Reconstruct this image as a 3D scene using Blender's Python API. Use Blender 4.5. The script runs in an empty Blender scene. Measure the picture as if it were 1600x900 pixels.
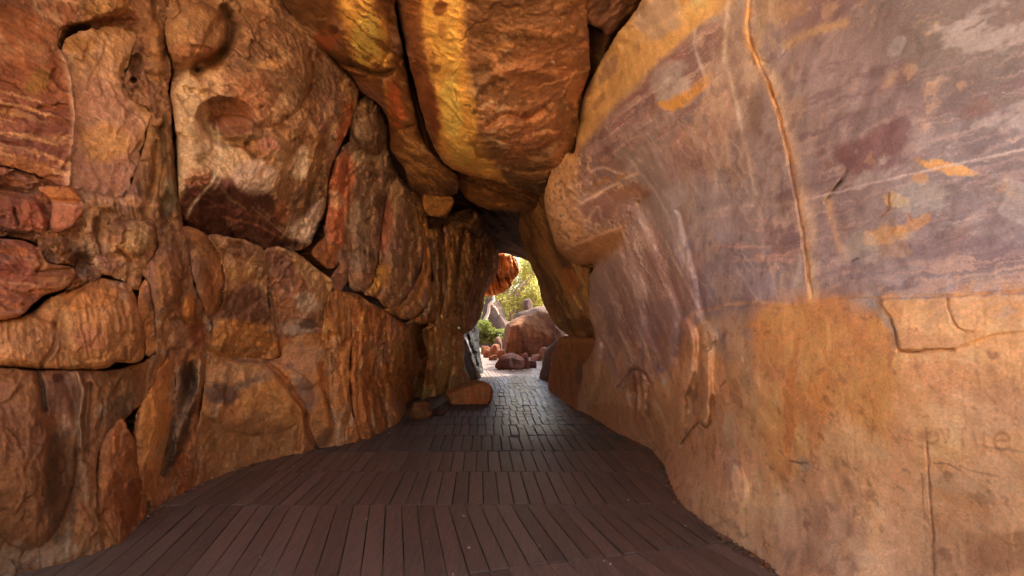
import bpy, math, random
import numpy as np
from mathutils import Vector

random.seed(7)
rng = np.random.default_rng(11)

# ------------------------------------------------------------------ camera, sky, sun, exposure
scene = bpy.context.scene
FOC, CX, HOR, EYE = 900.0, 800.0, 510.0, 1.6      # focal length in photo pixels, principal column, horizon row, eye height
cam_data = bpy.data.cameras.new("camera")
cam_data.sensor_width = 36.0
cam_data.lens = 36.0 * FOC / 1600.0
cam_data.shift_y = (HOR - 450.0) / 1600.0
cam_data.clip_start = 0.05
cam_data.clip_end = 3000.0
cam = bpy.data.objects.new("camera", cam_data)
scene.collection.objects.link(cam)
cam.location = (0, 0, EYE)
cam.rotation_euler = (math.radians(90), 0, 0)
scene.camera = cam

SUN_EL, SUN_AZ = math.radians(52), math.radians(68)    # azimuth: clockwise from +Y (in front of the camera)
world = bpy.data.worlds.new("World")
scene.world = world
world.use_nodes = True
wn = world.node_tree
sky = wn.nodes.new("ShaderNodeTexSky")
sky.sky_type = 'NISHITA'
sky.sun_disc = False
sky.sun_elevation = SUN_EL
sky.sun_rotation = SUN_AZ
sky.air_density = 1.0
sky.dust_density = 6.0
sky.ozone_density = 0.0
wn.links.new(sky.outputs[0], wn.nodes["Background"].inputs[0])
wn.nodes["Background"].inputs[1].default_value = 0.15

sd_ = bpy.data.lights.new("sun", 'SUN')
sd_.energy = 3.6
sd_.angle = math.radians(0.5)
sd_.color = (1.0, 0.91, 0.78)
sun = bpy.data.objects.new("sun", sd_)
scene.collection.objects.link(sun)
dirv = Vector((math.sin(SUN_AZ) * math.cos(SUN_EL), math.cos(SUN_AZ) * math.cos(SUN_EL), math.sin(SUN_EL)))
sun.rotation_euler = dirv.to_track_quat('Z', 'Y').to_euler()

scene.view_settings.view_transform = 'Standard'
scene.view_settings.look = 'None'
scene.view_settings.gamma = 1.0
scene.view_settings.exposure = 2.2
scene.cycles.max_bounces = 8
scene.cycles.diffuse_bounces = 5

# ------------------------------------------------------------------ small helpers
COL = scene.collection

def lin(c):
    c = np.asarray(c, dtype=np.float64) / 255.0
    return np.where(c <= 0.04045, c / 12.92, ((c + 0.055) / 1.055) ** 2.4)

def tag(o, label=None, cat=None, group=None, kind=None):
    if label: o['label'] = label
    if cat: o['category'] = cat
    if group: o['group'] = group
    if kind: o['kind'] = kind
    return o

def mesh_obj(name, V, F, mat, parent=None, cols=None, smooth=True):
    """V (n,3); F list of (m,k) int arrays, k = 3 or 4"""
    me = bpy.data.meshes.new(name)
    V = np.asarray(V, dtype=np.float32)
    if not isinstance(F, (list, tuple)) or isinstance(F[0], tuple): F = [np.array(F)]
    F = [np.asarray(f, dtype=np.int32) for f in F if len(f)]
    idx = np.concatenate([f.ravel() for f in F])
    tot = np.concatenate([np.full(len(f), f.shape[1], dtype=np.int32) for f in F])
    start = np.concatenate([[0], np.cumsum(tot)[:-1]]).astype(np.int32)
    me.vertices.add(len(V)); me.vertices.foreach_set("co", V.ravel())
    me.loops.add(len(idx)); me.loops.foreach_set("vertex_index", idx)
    me.polygons.add(len(tot)); me.polygons.foreach_set("loop_start", start); me.polygons.foreach_set("loop_total", tot)
    me.polygons.foreach_set("use_smooth", np.full(len(tot), smooth, dtype=bool))
    me.update(calc_edges=True)
    if cols is not None:
        a = me.attributes.new("Col", 'FLOAT_COLOR', 'POINT')
        c4 = np.ones((len(V), 4), dtype=np.float32); c4[:, :3] = cols
        a.data.foreach_set("color", c4.ravel())
    me.materials.append(mat)
    o = bpy.data.objects.new(name, me)
    COL.objects.link(o)
    if parent is not None: o.parent = parent
    return o

# --- gradient noise
_P = rng.permutation(1024).astype(np.int64)
_G = rng.normal(size=(1024, 3)); _G /= np.linalg.norm(_G, axis=1)[:, None]; _G = _G.astype(np.float32)

def pnoise(p):
    p = np.asarray(p, dtype=np.float32)
    i = np.floor(p).astype(np.int64); f = p - i
    u = f * f * f * (f * (f * 6 - 15) + 10)
    out = 0
    for dx in (0, 1):
        wx = u[:, 0] if dx else 1 - u[:, 0]
        for dy in (0, 1):
            wy = u[:, 1] if dy else 1 - u[:, 1]
            for dz in (0, 1):
                wz = u[:, 2] if dz else 1 - u[:, 2]
                h = _P[(_P[(_P[(i[:, 0] + dx) & 1023] + i[:, 1] + dy) & 1023] + i[:, 2] + dz) & 1023]
                g = _G[h]
                d = g[:, 0] * (f[:, 0] - dx) + g[:, 1] * (f[:, 1] - dy) + g[:, 2] * (f[:, 2] - dz)
                out = out + wx * wy * wz * d
    return out * 1.5

def fbm(p, octv=4, gain=0.5, seed=0.0, ridged=False):
    a, s, t = 1.0, 0.0, 0.0
    q = np.asarray(p, dtype=np.float32) + np.float32(seed * 17.3)
    for k in range(octv):
        n = pnoise(q)
        if ridged: n = 1 - 2 * np.abs(n)
        s = s + a * n; t += a
        a *= gain; q = q * 2.03 + 5.1
    return s / t

def chips(p, seed=0.0):
    """height of broken facets: every cell of a jittered lattice is its own tilted plane"""
    p = np.asarray(p, dtype=np.float32) + np.float32(seed * 7.7)
    i = np.floor(p).astype(np.int64); best = np.full(len(p), 9.0, dtype=np.float32); h = np.zeros(len(p), dtype=np.float32)
    for dx in (-1, 0, 1):
        for dy in (-1, 0, 1):
            for dz in (-1, 0, 1):
                c = i + np.array([dx, dy, dz]); k = _P[(_P[(_P[c[:, 0] & 1023] + c[:, 1]) & 1023] + c[:, 2]) & 1023]
                v = p - (c + 0.5 + 0.48 * _G[k]); d = (v * v).sum(1)
                m = d < best; best = np.where(m, d, best); h = np.where(m, (v * _G[(k + 77) & 1023]).sum(1) + 0.5 * _G[(k + 11) & 1023][:, 0], h)
    return h

def sstep(a, b, x):
    t = np.clip((x - a) / (b - a), 0, 1)
    return t * t * (3 - 2 * t)

# --- thin plate interpolation of log depth
class Field:
    def __init__(s, pts):
        P = np.array([(x / 400., y / 400.) for x, y, d in pts]); v = np.log([d for x, y, d in pts])
        n = len(P); A = np.zeros((n + 3, n + 3))
        A[:n, :n] = s.k(P, P) + np.eye(n) * 1e-5
        A[:n, n] = 1; A[:n, n + 1:] = P; A[n, :n] = 1; A[n + 1:, :n] = P.T
        s.w = np.linalg.solve(A, np.concatenate([v, np.zeros(3)])); s.P = P
    def k(s, a, b):
        r2 = ((a[:, None, :] - b[None]) ** 2).sum(-1) + 1e-9
        return 0.5 * r2 * np.log(r2)
    def __call__(s, x, y):
        q = np.stack([np.ravel(x) / 400., np.ravel(y) / 400.], 1)
        n = len(s.P)
        out = s.k(q, s.P) @ s.w[:n] + s.w[n] + q @ s.w[n + 1:]
        return np.exp(out).reshape(np.shape(x))

def spline(pts, n=4, closed=True):
    P = np.array(pts, dtype=float); m = len(P); out = []
    R = range(m) if closed else range(m - 1)
    for i in R:
        if closed: a, b, c, d = P[i - 1], P[i], P[(i + 1) % m], P[(i + 2) % m]
        else: a, b, c, d = P[max(i - 1, 0)], P[i], P[i + 1], P[min(i + 2, m - 1)]
        # centripetal-ish damping: limit tangents by segment length
        L = np.linalg.norm(c - b) + 1e-6
        t1 = (c - a) * 0.5; t2 = (d - b) * 0.5
        t1 *= min(1, L / (np.linalg.norm(t1) + 1e-6)); t2 *= min(1, L / (np.linalg.norm(t2) + 1e-6))
        for k in range(n):
            t = k / n
            out.append((2*t**3-3*t**2+1)*b + (t**3-2*t**2+t)*t1 + (-2*t**3+3*t**2)*c + (t**3-t**2)*t2)
    if not closed: out.append(P[-1])
    return np.array(out)

def seg_dist(X, Y, P, closed=True):
    """distance to polyline, and inside flag when closed"""
    d = np.full(X.shape, 1e9, dtype=np.float32); ins = np.zeros(X.shape, dtype=bool)
    m = len(P)
    for i in range(m if closed else m - 1):
        ax, ay = P[i]; bx, by = P[(i + 1) % m]
        ex, ey = bx - ax, by - ay; l2 = ex * ex + ey * ey + 1e-9
        t = np.clip(((X - ax) * ex + (Y - ay) * ey) / l2, 0, 1)
        d = np.minimum(d, (X - ax - t * ex) ** 2 + (Y - ay - t * ey) ** 2)
        if closed:
            c = ((ay > Y) != (by > Y)) & (X < (bx - ax) * (Y - ay) / (by - ay + 1e-12) + ax)
            ins ^= c
    return np.sqrt(d), ins

class Sdf:
    """signed distance (positive inside) of a closed outline, tabulated coarsely and interpolated"""
    def __init__(s, pts, pad=40, g=3.0, sm=3, chip=None, deep=False):
        P = spline(pts, sm) if sm > 1 else np.array(pts, float)
        s.g = g; s.x0, s.y0 = P.min(0) - pad; x1, y1 = P.max(0) + pad
        s.nx = int((x1 - s.x0) / g) + 2; s.ny = int((y1 - s.y0) / g) + 2
        X, Y = np.meshgrid(s.x0 + np.arange(s.nx) * g, s.y0 + np.arange(s.ny) * g)
        d, ins = seg_dist(X.astype(np.float32), Y.astype(np.float32), P)
        s.T = np.where(ins, d, -d)
    def __call__(s, x, y):
        u = np.clip((x - s.x0) / s.g, 0, s.nx - 1.001); v = np.clip((y - s.y0) / s.g, 0, s.ny - 1.001)
        i = u.astype(int); j = v.astype(int); fu = u - i; fv = v - j; T = s.T
        return (T[j, i]*(1-fu)+T[j, i+1]*fu)*(1-fv) + (T[j+1, i]*(1-fu)+T[j+1, i+1]*fu)*fv

def linedist(x, y, pts):
    P = spline(pts, 4, closed=False)
    w = 60
    d = np.full(x.shape, 999.0, dtype=np.float32)
    m = (x > P[:, 0].min() - w) & (x < P[:, 0].max() + w) & (y > P[:, 1].min() - w) & (y < P[:, 1].max() + w)
    if m.any():
        d[m] = seg_dist(x[m], y[m], P, closed=False)[0]
    # fraction along the whole line for tapering is not needed
    return d

def ell(x, y, cx, cy, rx, ry, rot):
    c, s = math.cos(math.radians(rot)), math.sin(math.radians(rot))
    u = ((x - cx) * c + (y - cy) * s) / rx; v = (-(x - cx) * s + (y - cy) * c) / ry
    return np.sqrt(u * u + v * v)

def unproj(x, y, d):
    return np.stack([(x - CX) / FOC * d, d, EYE - (y - HOR) / FOC * d], -1)

# ------------------------------------------------------------------ materials
def nodes_of(name):
    m = bpy.data.materials.new(name); m.use_nodes = True
    nt = m.node_tree; b = nt.nodes["Principled BSDF"]
    return m, nt, b

def N(nt, t, **kw):
    n = nt.nodes.new(t)
    for k, v in kw.items():
        if k.startswith('i_'):
            key = k[2:]
            key = int(key) if key.isdigit() else key.replace('_', ' ')
            n.inputs[key].default_value = v
        else: setattr(n, k, v)
    return n

def rock_material(name, bump=0.6, grain=1.0, rough=(0.62, 0.95), vein=0.35, spec=0.3, fine=1.0, fleck=0.8, fs=1.0):
    m, nt, b = nodes_of(name); L = nt.links.new
    att = N(nt, 'ShaderNodeAttribute', attribute_name='Col')
    tc = N(nt, 'ShaderNodeTexCoord')
    mp = N(nt, 'ShaderNodeMapping'); mp.inputs['Scale'].default_value = (1, 1, 1)
    L(tc.outputs['Object'], mp.inputs[0])
    n1 = N(nt, 'ShaderNodeTexNoise', i_Scale=9.0, i_Detail=9.0, i_Roughness=0.68, i_Distortion=0.6)
    n2 = N(nt, 'ShaderNodeTexNoise', i_Scale=38.0 * fs, i_Detail=8.0, i_Roughness=0.75, i_Distortion=0.3)
    n3 = N(nt, 'ShaderNodeTexNoise', i_Scale=3.1, i_Detail=6.0, i_Roughness=0.62, i_Distortion=1.2)
    for n in (n1, n2, n3): L(mp.outputs[0], n.inputs['Vector'])
    # value variation
    r1 = N(nt, 'ShaderNodeMapRange'); r1.inputs[1].default_value = 0.3; r1.inputs[2].default_value = 0.7
    r1.inputs[3].default_value = 1 - 0.30 * grain; r1.inputs[4].default_value = 1 + 0.26 * grain
    L(n1.outputs['Fac'], r1.inputs[0])
    r2 = N(nt, 'ShaderNodeMapRange'); r2.inputs[1].default_value = 0.32; r2.inputs[2].default_value = 0.68
    r2.inputs[3].default_value = 1 - 0.38 * grain * fine; r2.inputs[4].default_value = 1 + 0.34 * grain * fine
    L(n2.outputs['Fac'], r2.inputs[0])
    mu = N(nt, 'ShaderNodeMath', operation='MULTIPLY'); L(r1.outputs[0], mu.inputs[0]); L(r2.outputs[0], mu.inputs[1])
    sc = N(nt, 'ShaderNodeVectorMath', operation='SCALE'); L(att.outputs['Color'], sc.inputs[0]); L(mu.outputs[0], sc.inputs['Scale'])
    # hue drift: towards rust and towards pale dust
    rr = N(nt, 'ShaderNodeMapRange'); rr.inputs[1].default_value = 0.52; rr.inputs[2].default_value = 0.72; rr.inputs[4].default_value = 0.3 * grain
    L(n3.outputs['Fac'], rr.inputs[0])
    mul = N(nt, 'ShaderNodeMix', data_type='RGBA', blend_type='MULTIPLY'); mul.inputs['B'].default_value = (0.98, 0.84, 0.74, 1)
    L(rr.outputs[0], mul.inputs['Factor']); L(sc.outputs[0], mul.inputs['A'])
    n4 = N(nt, 'ShaderNodeTexNoise', i_Scale=5.3, i_Detail=10.0, i_Roughness=0.75, i_Distortion=0.9)
    mp4 = N(nt, 'ShaderNodeMapping'); mp4.inputs['Location'].default_value = (7, 3, 5); L(tc.outputs['Object'], mp4.inputs[0]); L(mp4.outputs[0], n4.inputs['Vector'])
    r4 = N(nt, 'ShaderNodeMapRange'); r4.inputs[1].default_value = 0.56; r4.inputs[2].default_value = 0.7; r4.inputs[4].default_value = 0.2 * grain
    L(n4.outputs['Fac'], r4.inputs[0])
    dust = N(nt, 'ShaderNodeMix', data_type='RGBA', blend_type='SCREEN'); dust.inputs['B'].default_value = (0.20, 0.145, 0.10, 1)
    L(r4.outputs[0], dust.inputs['Factor']); L(mul.outputs['Result'], dust.inputs['A'])
    fl = N(nt, 'ShaderNodeTexNoise', i_Scale=21.0 * fs, i_Detail=12.0, i_Roughness=0.82, i_Distortion=1.6)
    mpf = N(nt, 'ShaderNodeMapping'); mpf.inputs['Location'].default_value = (11, 2, 9); mpf.inputs['Scale'].default_value = (1, 1, 1.7); L(tc.outputs['Object'], mpf.inputs[0]); L(mpf.outputs[0], fl.inputs['Vector'])
    fd = N(nt, 'ShaderNodeMapRange'); fd.inputs[1].default_value = 0.44; fd.inputs[2].default_value = 0.38; fd.inputs[4].default_value = 0.55 * fleck; L(fl.outputs['Fac'], fd.inputs[0])
    fp = N(nt, 'ShaderNodeMapRange'); fp.inputs[1].default_value = 0.57; fp.inputs[2].default_value = 0.63; fp.inputs[4].default_value = 0.6 * fleck; L(fl.outputs['Fac'], fp.inputs[0])
    fm = N(nt, 'ShaderNodeMix', data_type='RGBA', blend_type='MULTIPLY'); fm.inputs['B'].default_value = (0.42, 0.36, 0.33, 1); L(fd.outputs[0], fm.inputs['Factor']); L(dust.outputs['Result'], fm.inputs['A'])
    fq = N(nt, 'ShaderNodeMix', data_type='RGBA', blend_type='MULTIPLY'); fq.inputs['B'].default_value = (1.75, 1.7, 1.6, 1); fq.clamp_result = False; L(fp.outputs[0], fq.inputs['Factor']); L(fm.outputs['Result'], fq.inputs['A'])
    dust = fq
    # thin dark veins and pits
    wv = N(nt, 'ShaderNodeTexVoronoi', feature='DISTANCE_TO_EDGE', i_Scale=5.5)
    wm = N(nt, 'ShaderNodeMix', data_type='VECTOR'); wm.inputs['Factor'].default_value = 0.22
    L(mp.outputs[0], wm.inputs['A']); L(n1.outputs['Color'], wm.inputs['B']); L(wm.outputs['Result'], wv.inputs['Vector'])
    rv = N(nt, 'ShaderNodeMapRange'); rv.inputs[1].default_value = 0.0; rv.inputs[2].default_value = 0.022; rv.inputs[3].default_value = 1.0; rv.inputs[4].default_value = 0.0
    L(wv.outputs['Distance'], rv.inputs[0])
    gate = N(nt, 'ShaderNodeMapRange'); gate.inputs[1].default_value = 0.5; gate.inputs[2].default_value = 0.66; L(n3.outputs['Fac'], gate.inputs[0])
    vg = N(nt, 'ShaderNodeMath', operation='MULTIPLY'); L(rv.outputs[0], vg.inputs[0]); L(gate.outputs[0], vg.inputs[1])
    vg2 = N(nt, 'ShaderNodeMath', operation='MULTIPLY', i_1=vein); L(vg.outputs[0], vg2.inputs[0])
    mv = N(nt, 'ShaderNodeMix', data_type='RGBA', blend_type='MULTIPLY'); mv.inputs['B'].default_value = (0.35, 0.28, 0.24, 1)
    L(vg2.outputs[0], mv.inputs['Factor']); L(dust.outputs['Result'], mv.inputs['A'])
    L(mv.outputs['Result'], b.inputs['Base Color'])
    rg = N(nt, 'ShaderNodeMapRange'); rg.inputs[1].default_value = 0.3; rg.inputs[2].default_value = 0.7
    rg.inputs[3].default_value = rough[0]; rg.inputs[4].default_value = rough[1]
    L(n1.outputs['Fac'], rg.inputs[0]); L(rg.outputs[0], b.inputs['Roughness'])
    b.inputs['Specular IOR Level'].default_value = spec
    # relief
    a1 = N(nt, 'ShaderNodeMath', operation='MULTIPLY', i_1=1.0); L(n1.outputs['Fac'], a1.inputs[0])
    a2 = N(nt, 'ShaderNodeMath', operation='MULTIPLY_ADD', i_1=0.35); L(n2.outputs['Fac'], a2.inputs[0]); L(a1.outputs[0], a2.inputs[2])
    a3 = N(nt, 'ShaderNodeMath', operation='MULTIPLY_ADD', i_1=-0.22); L(vg.outputs[0], a3.inputs[0]); L(a2.outputs[0], a3.inputs[2])
    bp = N(nt, 'ShaderNodeBump', i_Strength=bump, i_Distance=0.045); L(a3.outputs[0], bp.inputs['Height'])
    L(bp.outputs[0], b.inputs['Normal'])
    return m

M_ROUGH = rock_material("rough_sandstone", bump=0.6, grain=1.0)
M_MED = rock_material("weathered_sandstone", bump=0.6, grain=0.85)
M_SMOOTH = rock_material("smooth_sandstone", bump=0.22, grain=0.5, fleck=0.55, fs=1.9, vein=0.5, rough=(0.65, 0.95), fine=1.1)
M_CEIL = rock_material("ceiling_sandstone", bump=0.24, grain=0.7, fleck=0.8, fs=1.5)
M_FAR = rock_material("distant_sandstone", bump=1.0, grain=0.9)

# ------------------------------------------------------------------ the depth of the three rock surfaces round the passage
D_L = Field([(0,895,3.74),(180,840,4.36),(240,790,5.14),(330,745,6.1),(470,705,7.4),(560,685,8.2),(630,650,10.3),
             (-200,1000,2.95),(-200,500,3.05),(-200,-150,3.25),(0,500,3.75),(0,0,3.9),(0,255,3.8),(110,150,4.15),(110,450,4.15),(110,-150,4.4),
             (270,0,4.95),(270,200,4.85),(270,450,4.95),(240,650,5.0),(330,370,5.35),(440,0,5.7),(440,200,5.5),(400,300,5.55),(440,400,6.3),
             (330,600,6.0),(440,550,7.0),(470,-150,5.6),(550,130,6.7),(505,330,6.9),(520,430,7.3),(560,460,7.7),(560,600,8.1),
             (600,280,8.2),(600,400,8.6),(640,520,10.0),(655,350,10.0),(660,450,10.4),(700,400,12.0),(700,480,12.2),(700,560,13.0),
             (745,350,14.0),(750,420,15.5),(740,490,16.0),(775,400,18.0),(650,625,12.3),(720,600,14.6),(630,200,8.2)])
D_R = Field([(1214,895,3.74),(1175,863,4.08),(1130,835,4.43),(1092,803,4.915),(1062,773,5.475),(1042,735,6.4),(1016,702,7.5),(965,677,8.62),(930,655,9.93),(890,635,11.5),(1300,1000,2.94),(1600,1100,2.44),(2100,1300,1.6),
             (2200,500,1.45),(2200,-150,1.6),(1600,900,2.45),(1600,450,2.3),(1600,0,2.5),(1600,200,2.35),(1400,900,3.0),(1400,600,2.75),(1400,450,2.75),(1400,200,2.8),(1400,0,2.9),
             (1250,750,3.6),(1250,450,3.4),(1250,200,3.45),(1250,0,3.5),(1100,450,4.7),(1100,650,4.95),(1100,250,4.55),(1100,50,4.2),(1000,450,6.4),
             (1000,300,5.9),(1000,600,6.8),(930,470,8.6),(925,560,9.6),(960,400,6.9),(950,200,5.6),(1000,20,4.6),(905,170,6.3),(860,300,7.0),(880,370,7.2),
             (1040,-150,4.0),(1400,-150,3.1)])
D_C = Field([(650,0,4.9),(900,0,4.8),(615,-150,4.0),(920,-150,4.0),(740,275,7.6),(880,270,7.3),(660,190,6.6),(800,140,5.7),(900,150,6.0),
             (440,0,5.5),(540,0,5.0),(440,-150,4.5),(560,140,6.5),(620,150,6.4),(700,290,8.4),(640,270,7.9),(810,325,9.0),(760,200,6.1),(980,-10,5.0),(1040,-150,4.3)])
FIELD = {'L': D_L, 'R': D_R, 'C': D_C}
BACK = {'L': (-1.3, 0.6, 0.0), 'R': (1.3, 0.6, 0.0), 'C': (0.0, 0.6, 1.3), 'F': (0.0, 1.2, 0.0)}

DESAT = 0.08
TINT = {'L': (0.94, 0.99, 0.93), 'C': (0.97, 0.96, 0.80), 'R': (0.95, 1.07, 1.13), 'F': (0.96, 1.0, 0.88)}   # hue correction of each side
_seed = [0]
def rock(name, label, poly, field, cols, feats=(), cat='rock', off=0.0, R=16, H=0.15, noise=0.02, nscale=3.0, warp=3.0,
         aniso=(1, 1, 1), step=1.9, mat=None, parent=None, back=None, gain=1.0, plunge=None, group=None, kind=None, ridged=0.0, cwarp=9.0, tone=0.25, sm=3, chip=None, deep=False):
    """one closed rock: an outline standing at its own depth, rounded towards its rim, carved and stained"""
    _seed[0] += 1; sd0 = _seed[0] * 3.17
    S = Sdf(poly, pad=12, g=2.0 if step < 1.6 else 3.0, sm=sm)
    P = np.array(poly, float); x0, y0 = P.min(0) - 8; x1, y1 = P.max(0) + 8
    nx = int((x1 - x0) / step) + 2; ny = int((y1 - y0) / step) + 2
    X, Y = np.meshgrid(x0 + np.arange(nx) * step, y0 + np.arange(ny) * step)
    X = X.ravel(); Y = Y.ravel()
    def wob(X, Y, amp, sc, sd):
        q = np.stack([X / sc, Y / sc, np.full_like(X, sd)], 1)
        return amp * fbm(q, 3, 0.55, sd), amp * fbm(q, 3, 0.55, sd + 9)
    wx, wy = wob(X, Y, warp, 26.0, sd0)
    wu, wv = wob(X, Y, warp * 0.75, 8.0, sd0 + 4); wx = wx + wu; wy = wy + wv
    s = S(X + wx, Y + wy)
    keep = s > -2.2 * step
    # gradient of the outline distance
    e = 1.5
    # faces
    K = keep.reshape(ny, nx)
    q = K[:-1, :-1] & K[1:, :-1] & K[:-1, 1:] & K[1:, 1:]
    jj, ii = np.nonzero(q)
    a = jj * nx + ii
    quads = np.stack([a, a + nx, a + nx + 1, a + 1], 1)
    used = np.unique(quads); remap = np.full(nx * ny, -1); remap[used] = np.arange(len(used))
    quads = remap[quads]
    X, Y, s = X[used], Y[used], s[used]
    gx = (S(X + wx[used] + e, Y + wy[used]) - S(X + wx[used] - e, Y + wy[used])) / (2 * e)
    gy = (S(X + wx[used], Y + wy[used] + e) - S(X + wx[used], Y + wy[used] - e)) / (2 * e)
    gl = np.sqrt(gx * gx + gy * gy) + 1e-3
    o = np.minimum(s, 0)
    X2 = X - gx / gl * o; Y2 = Y - gy / gl * o
    if callable(field) and not isinstance(field, Field): D = field(X2, Y2)
    elif isinstance(field, Field): D = field(X2, Y2)
    elif isinstance(field, str): D = FIELD[field](X2, Y2)
    elif isinstance(field, (list, tuple)): D = Field(field)(X2, Y2)
    else: D = np.full(X2.shape, float(field))
    base = unproj(X2, Y2, D)
    an = np.array(aniso, dtype=np.float32)
    SF = 1.0
    if isinstance(field, str):      # relief is measured square to the face, so scale it by how obliquely the face is seen
        fD = FIELD[field]; u_ = (fD(X2 + 2, Y2) - fD(X2 - 2, Y2)) / 4 / (D / FOC); v_ = (fD(X2, Y2 + 2) - fD(X2, Y2 - 2)) / 4 / (D / FOC)
        SF = np.clip(np.sqrt(1 + u_ * u_ + v_ * v_), 1, 3.0) ** (1.0 if field == 'R' else .6)
    t = np.clip(s / R, 0, 1)
    Hm = H * np.clip(0.62 + 1.5 * fbm(np.stack([X2 / 55, Y2 / 55, np.full_like(X2, sd0)], 1), 2, 0.5, sd0 + 6), 0.12, 1.5)
    if field == 'L' and not deep: Hm = Hm * 0.22; R = R * 0.55; off = off * 0.35 + 0.03
    elif field == 'L': Hm = Hm * 0.8
    D = D - off + Hm * (1 - np.sqrt(np.clip(1 - (1 - t) ** 2, 0, 1)))
    disp = noise * fbm(base * nscale * an, 5, 0.5, sd0) + noise * (0.12 if mat is M_SMOOTH else 0.35) * fbm(base * nscale * 4 * an, 4, 0.55, sd0 + 2, ridged=True)
    fg = {'L': 1.35, 'C': 1.25, 'R': 1.0}.get(field if isinstance(field, str) else '', 1.0)
    ch = chip if chip is not None else (0.05 if (mat is M_ROUGH) else 0.025 if mat is not M_SMOOTH else 0.0)
    if ch:
        pw = base + 0.25 * np.stack([fbm(base * 2.5, 3, 0.5, sd0 + 50 + q_) for q_ in range(3)], 1)
        disp = disp + ch * chips(pw * 2.3 * an, sd0) + ch * 0.4 * chips(pw * 6.5 * an, sd0 + 3)
    if ridged: disp = disp + ridged * fbm(base * nscale * 0.8 * an, 4, 0.5, sd0 + 5, ridged=True)
    wx2, wy2 = wob(X2, Y2, 3.5, 18.0, sd0 + 3)
    FX, FY = X2 + wx2, Y2 + wy2
    crev = np.zeros_like(D)
    for f in feats:
        k = f[0]
        if k == 'groove':                     # pts, width, depth
            d = linedist(FX, FY, f[1]); g = np.exp(-(d / f[2]) ** 2); disp = disp - fg * f[3] * g
        elif k == 'ridge':
            d = linedist(FX, FY, f[1]); g = np.exp(-(d / f[2]) ** 2); disp = disp + fg * f[3] * g
        elif k == 'bowl':                     # cx,cy,rx,ry,rot,depth
            r = ell(FX, FY, *f[1:6]); disp = disp - fg * f[6] * np.clip(1 - r * r, 0, 1) ** (f[7] if len(f) > 7 else 1.0)
        elif k == 'bump':
            r = ell(FX, FY, *f[1:6]); disp = disp + fg * f[6] * np.sqrt(np.clip(1 - r * r, 0, 1))
        elif k == 'plate':                    # poly, height, edge px
            d = Sdf(f[1], pad=20)(FX, FY); disp = disp + f[2] * sstep(-0.3 * f[3], f[3], d)
        elif k == 'nose':                     # outline, height, rim px: an overhang that dies out towards the upper right
            tp = sstep(258, 380, FY) * (1 - sstep(905, 1025, FX)) + .25 * sstep(240, 300, FY) * (1 - sstep(960, 1060, FX)) * (1 - sstep(330, 380, FY))
            disp = disp + f[2] * tp * np.sqrt(np.clip(Sdf(f[1], pad=30)(FX, FY) / f[3], 0, 1))
        elif k == 'tilt':                     # line of action: depth changes across px direction angle, ramp px
            c, sn = math.cos(math.radians(f[3])), math.sin(math.radians(f[3]))
            disp = disp + fg * f[5] * sstep(0, f[4], (FX - f[1]) * c + (FY - f[2]) * sn)
        elif k == 'under':                    # edge line, ramp px, depth, mask poly: the face turns under below this edge
            E_ = np.array(sorted(f[1]), float); ye = np.interp(FX, E_[:, 0], E_[:, 1])
            disp = disp - f[3] * np.clip((FY - ye) / f[2], 0, 1) * sstep(-3, 6, Sdf(f[4], pad=20)(FX, FY))
        elif k == 'flute':                    # angle of flutes in px, period px, depth, mask poly or None
            c, sn = math.cos(math.radians(f[1])), math.sin(math.radians(f[1]))
            u = (-FX * sn + FY * c) / f[2]; v = (FX * c + FY * sn) / (f[2] * 9)
            fl = fbm(np.stack([u, v, np.full_like(u, sd0)], 1), 3, 0.55, sd0 + 7, ridged=True)
            mk = 1.0 if f[4] is None else sstep(-6, 10, Sdf(f[4], pad=20)(FX, FY))
            disp = disp + fg * f[3] * fl * mk
    D = D - disp * SF
    pl = plunge if plunge is not None else max(0.25, H * 1.2)
    D = D + np.clip(-o / (2.2 * step), 0, 1.5) * pl
    V = unproj(X2, Y2, D)
    # colour ------------------------------------------------
    wx3, wy3 = wob(X2, Y2, cwarp, 45.0, sd0 + 13); wx4, wy4 = wob(X2, Y2, cwarp * 0.45, 12.0, sd0 + 15); wx5, wy5 = wob(X2, Y2, 3.2, 4.5, sd0 + 17)
    QX, QY = X2 + wx3 + wx4 + wx5, Y2 + wy3 + wy4 + wy5
    C = np.zeros((len(X2), 3))
    tn = fbm(base * 2.2, 4, 0.6, sd0 + 21); tn2 = fbm(base * 9.0, 4, 0.6, sd0 + 23)
    if field in ('L', 'C'): cols = [c for c in cols if c[0] == 'fill'] + [c for c in cols if c[0] == 'mott'] + [c for c in cols if c[0] not in ('fill', 'mott')]
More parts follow.
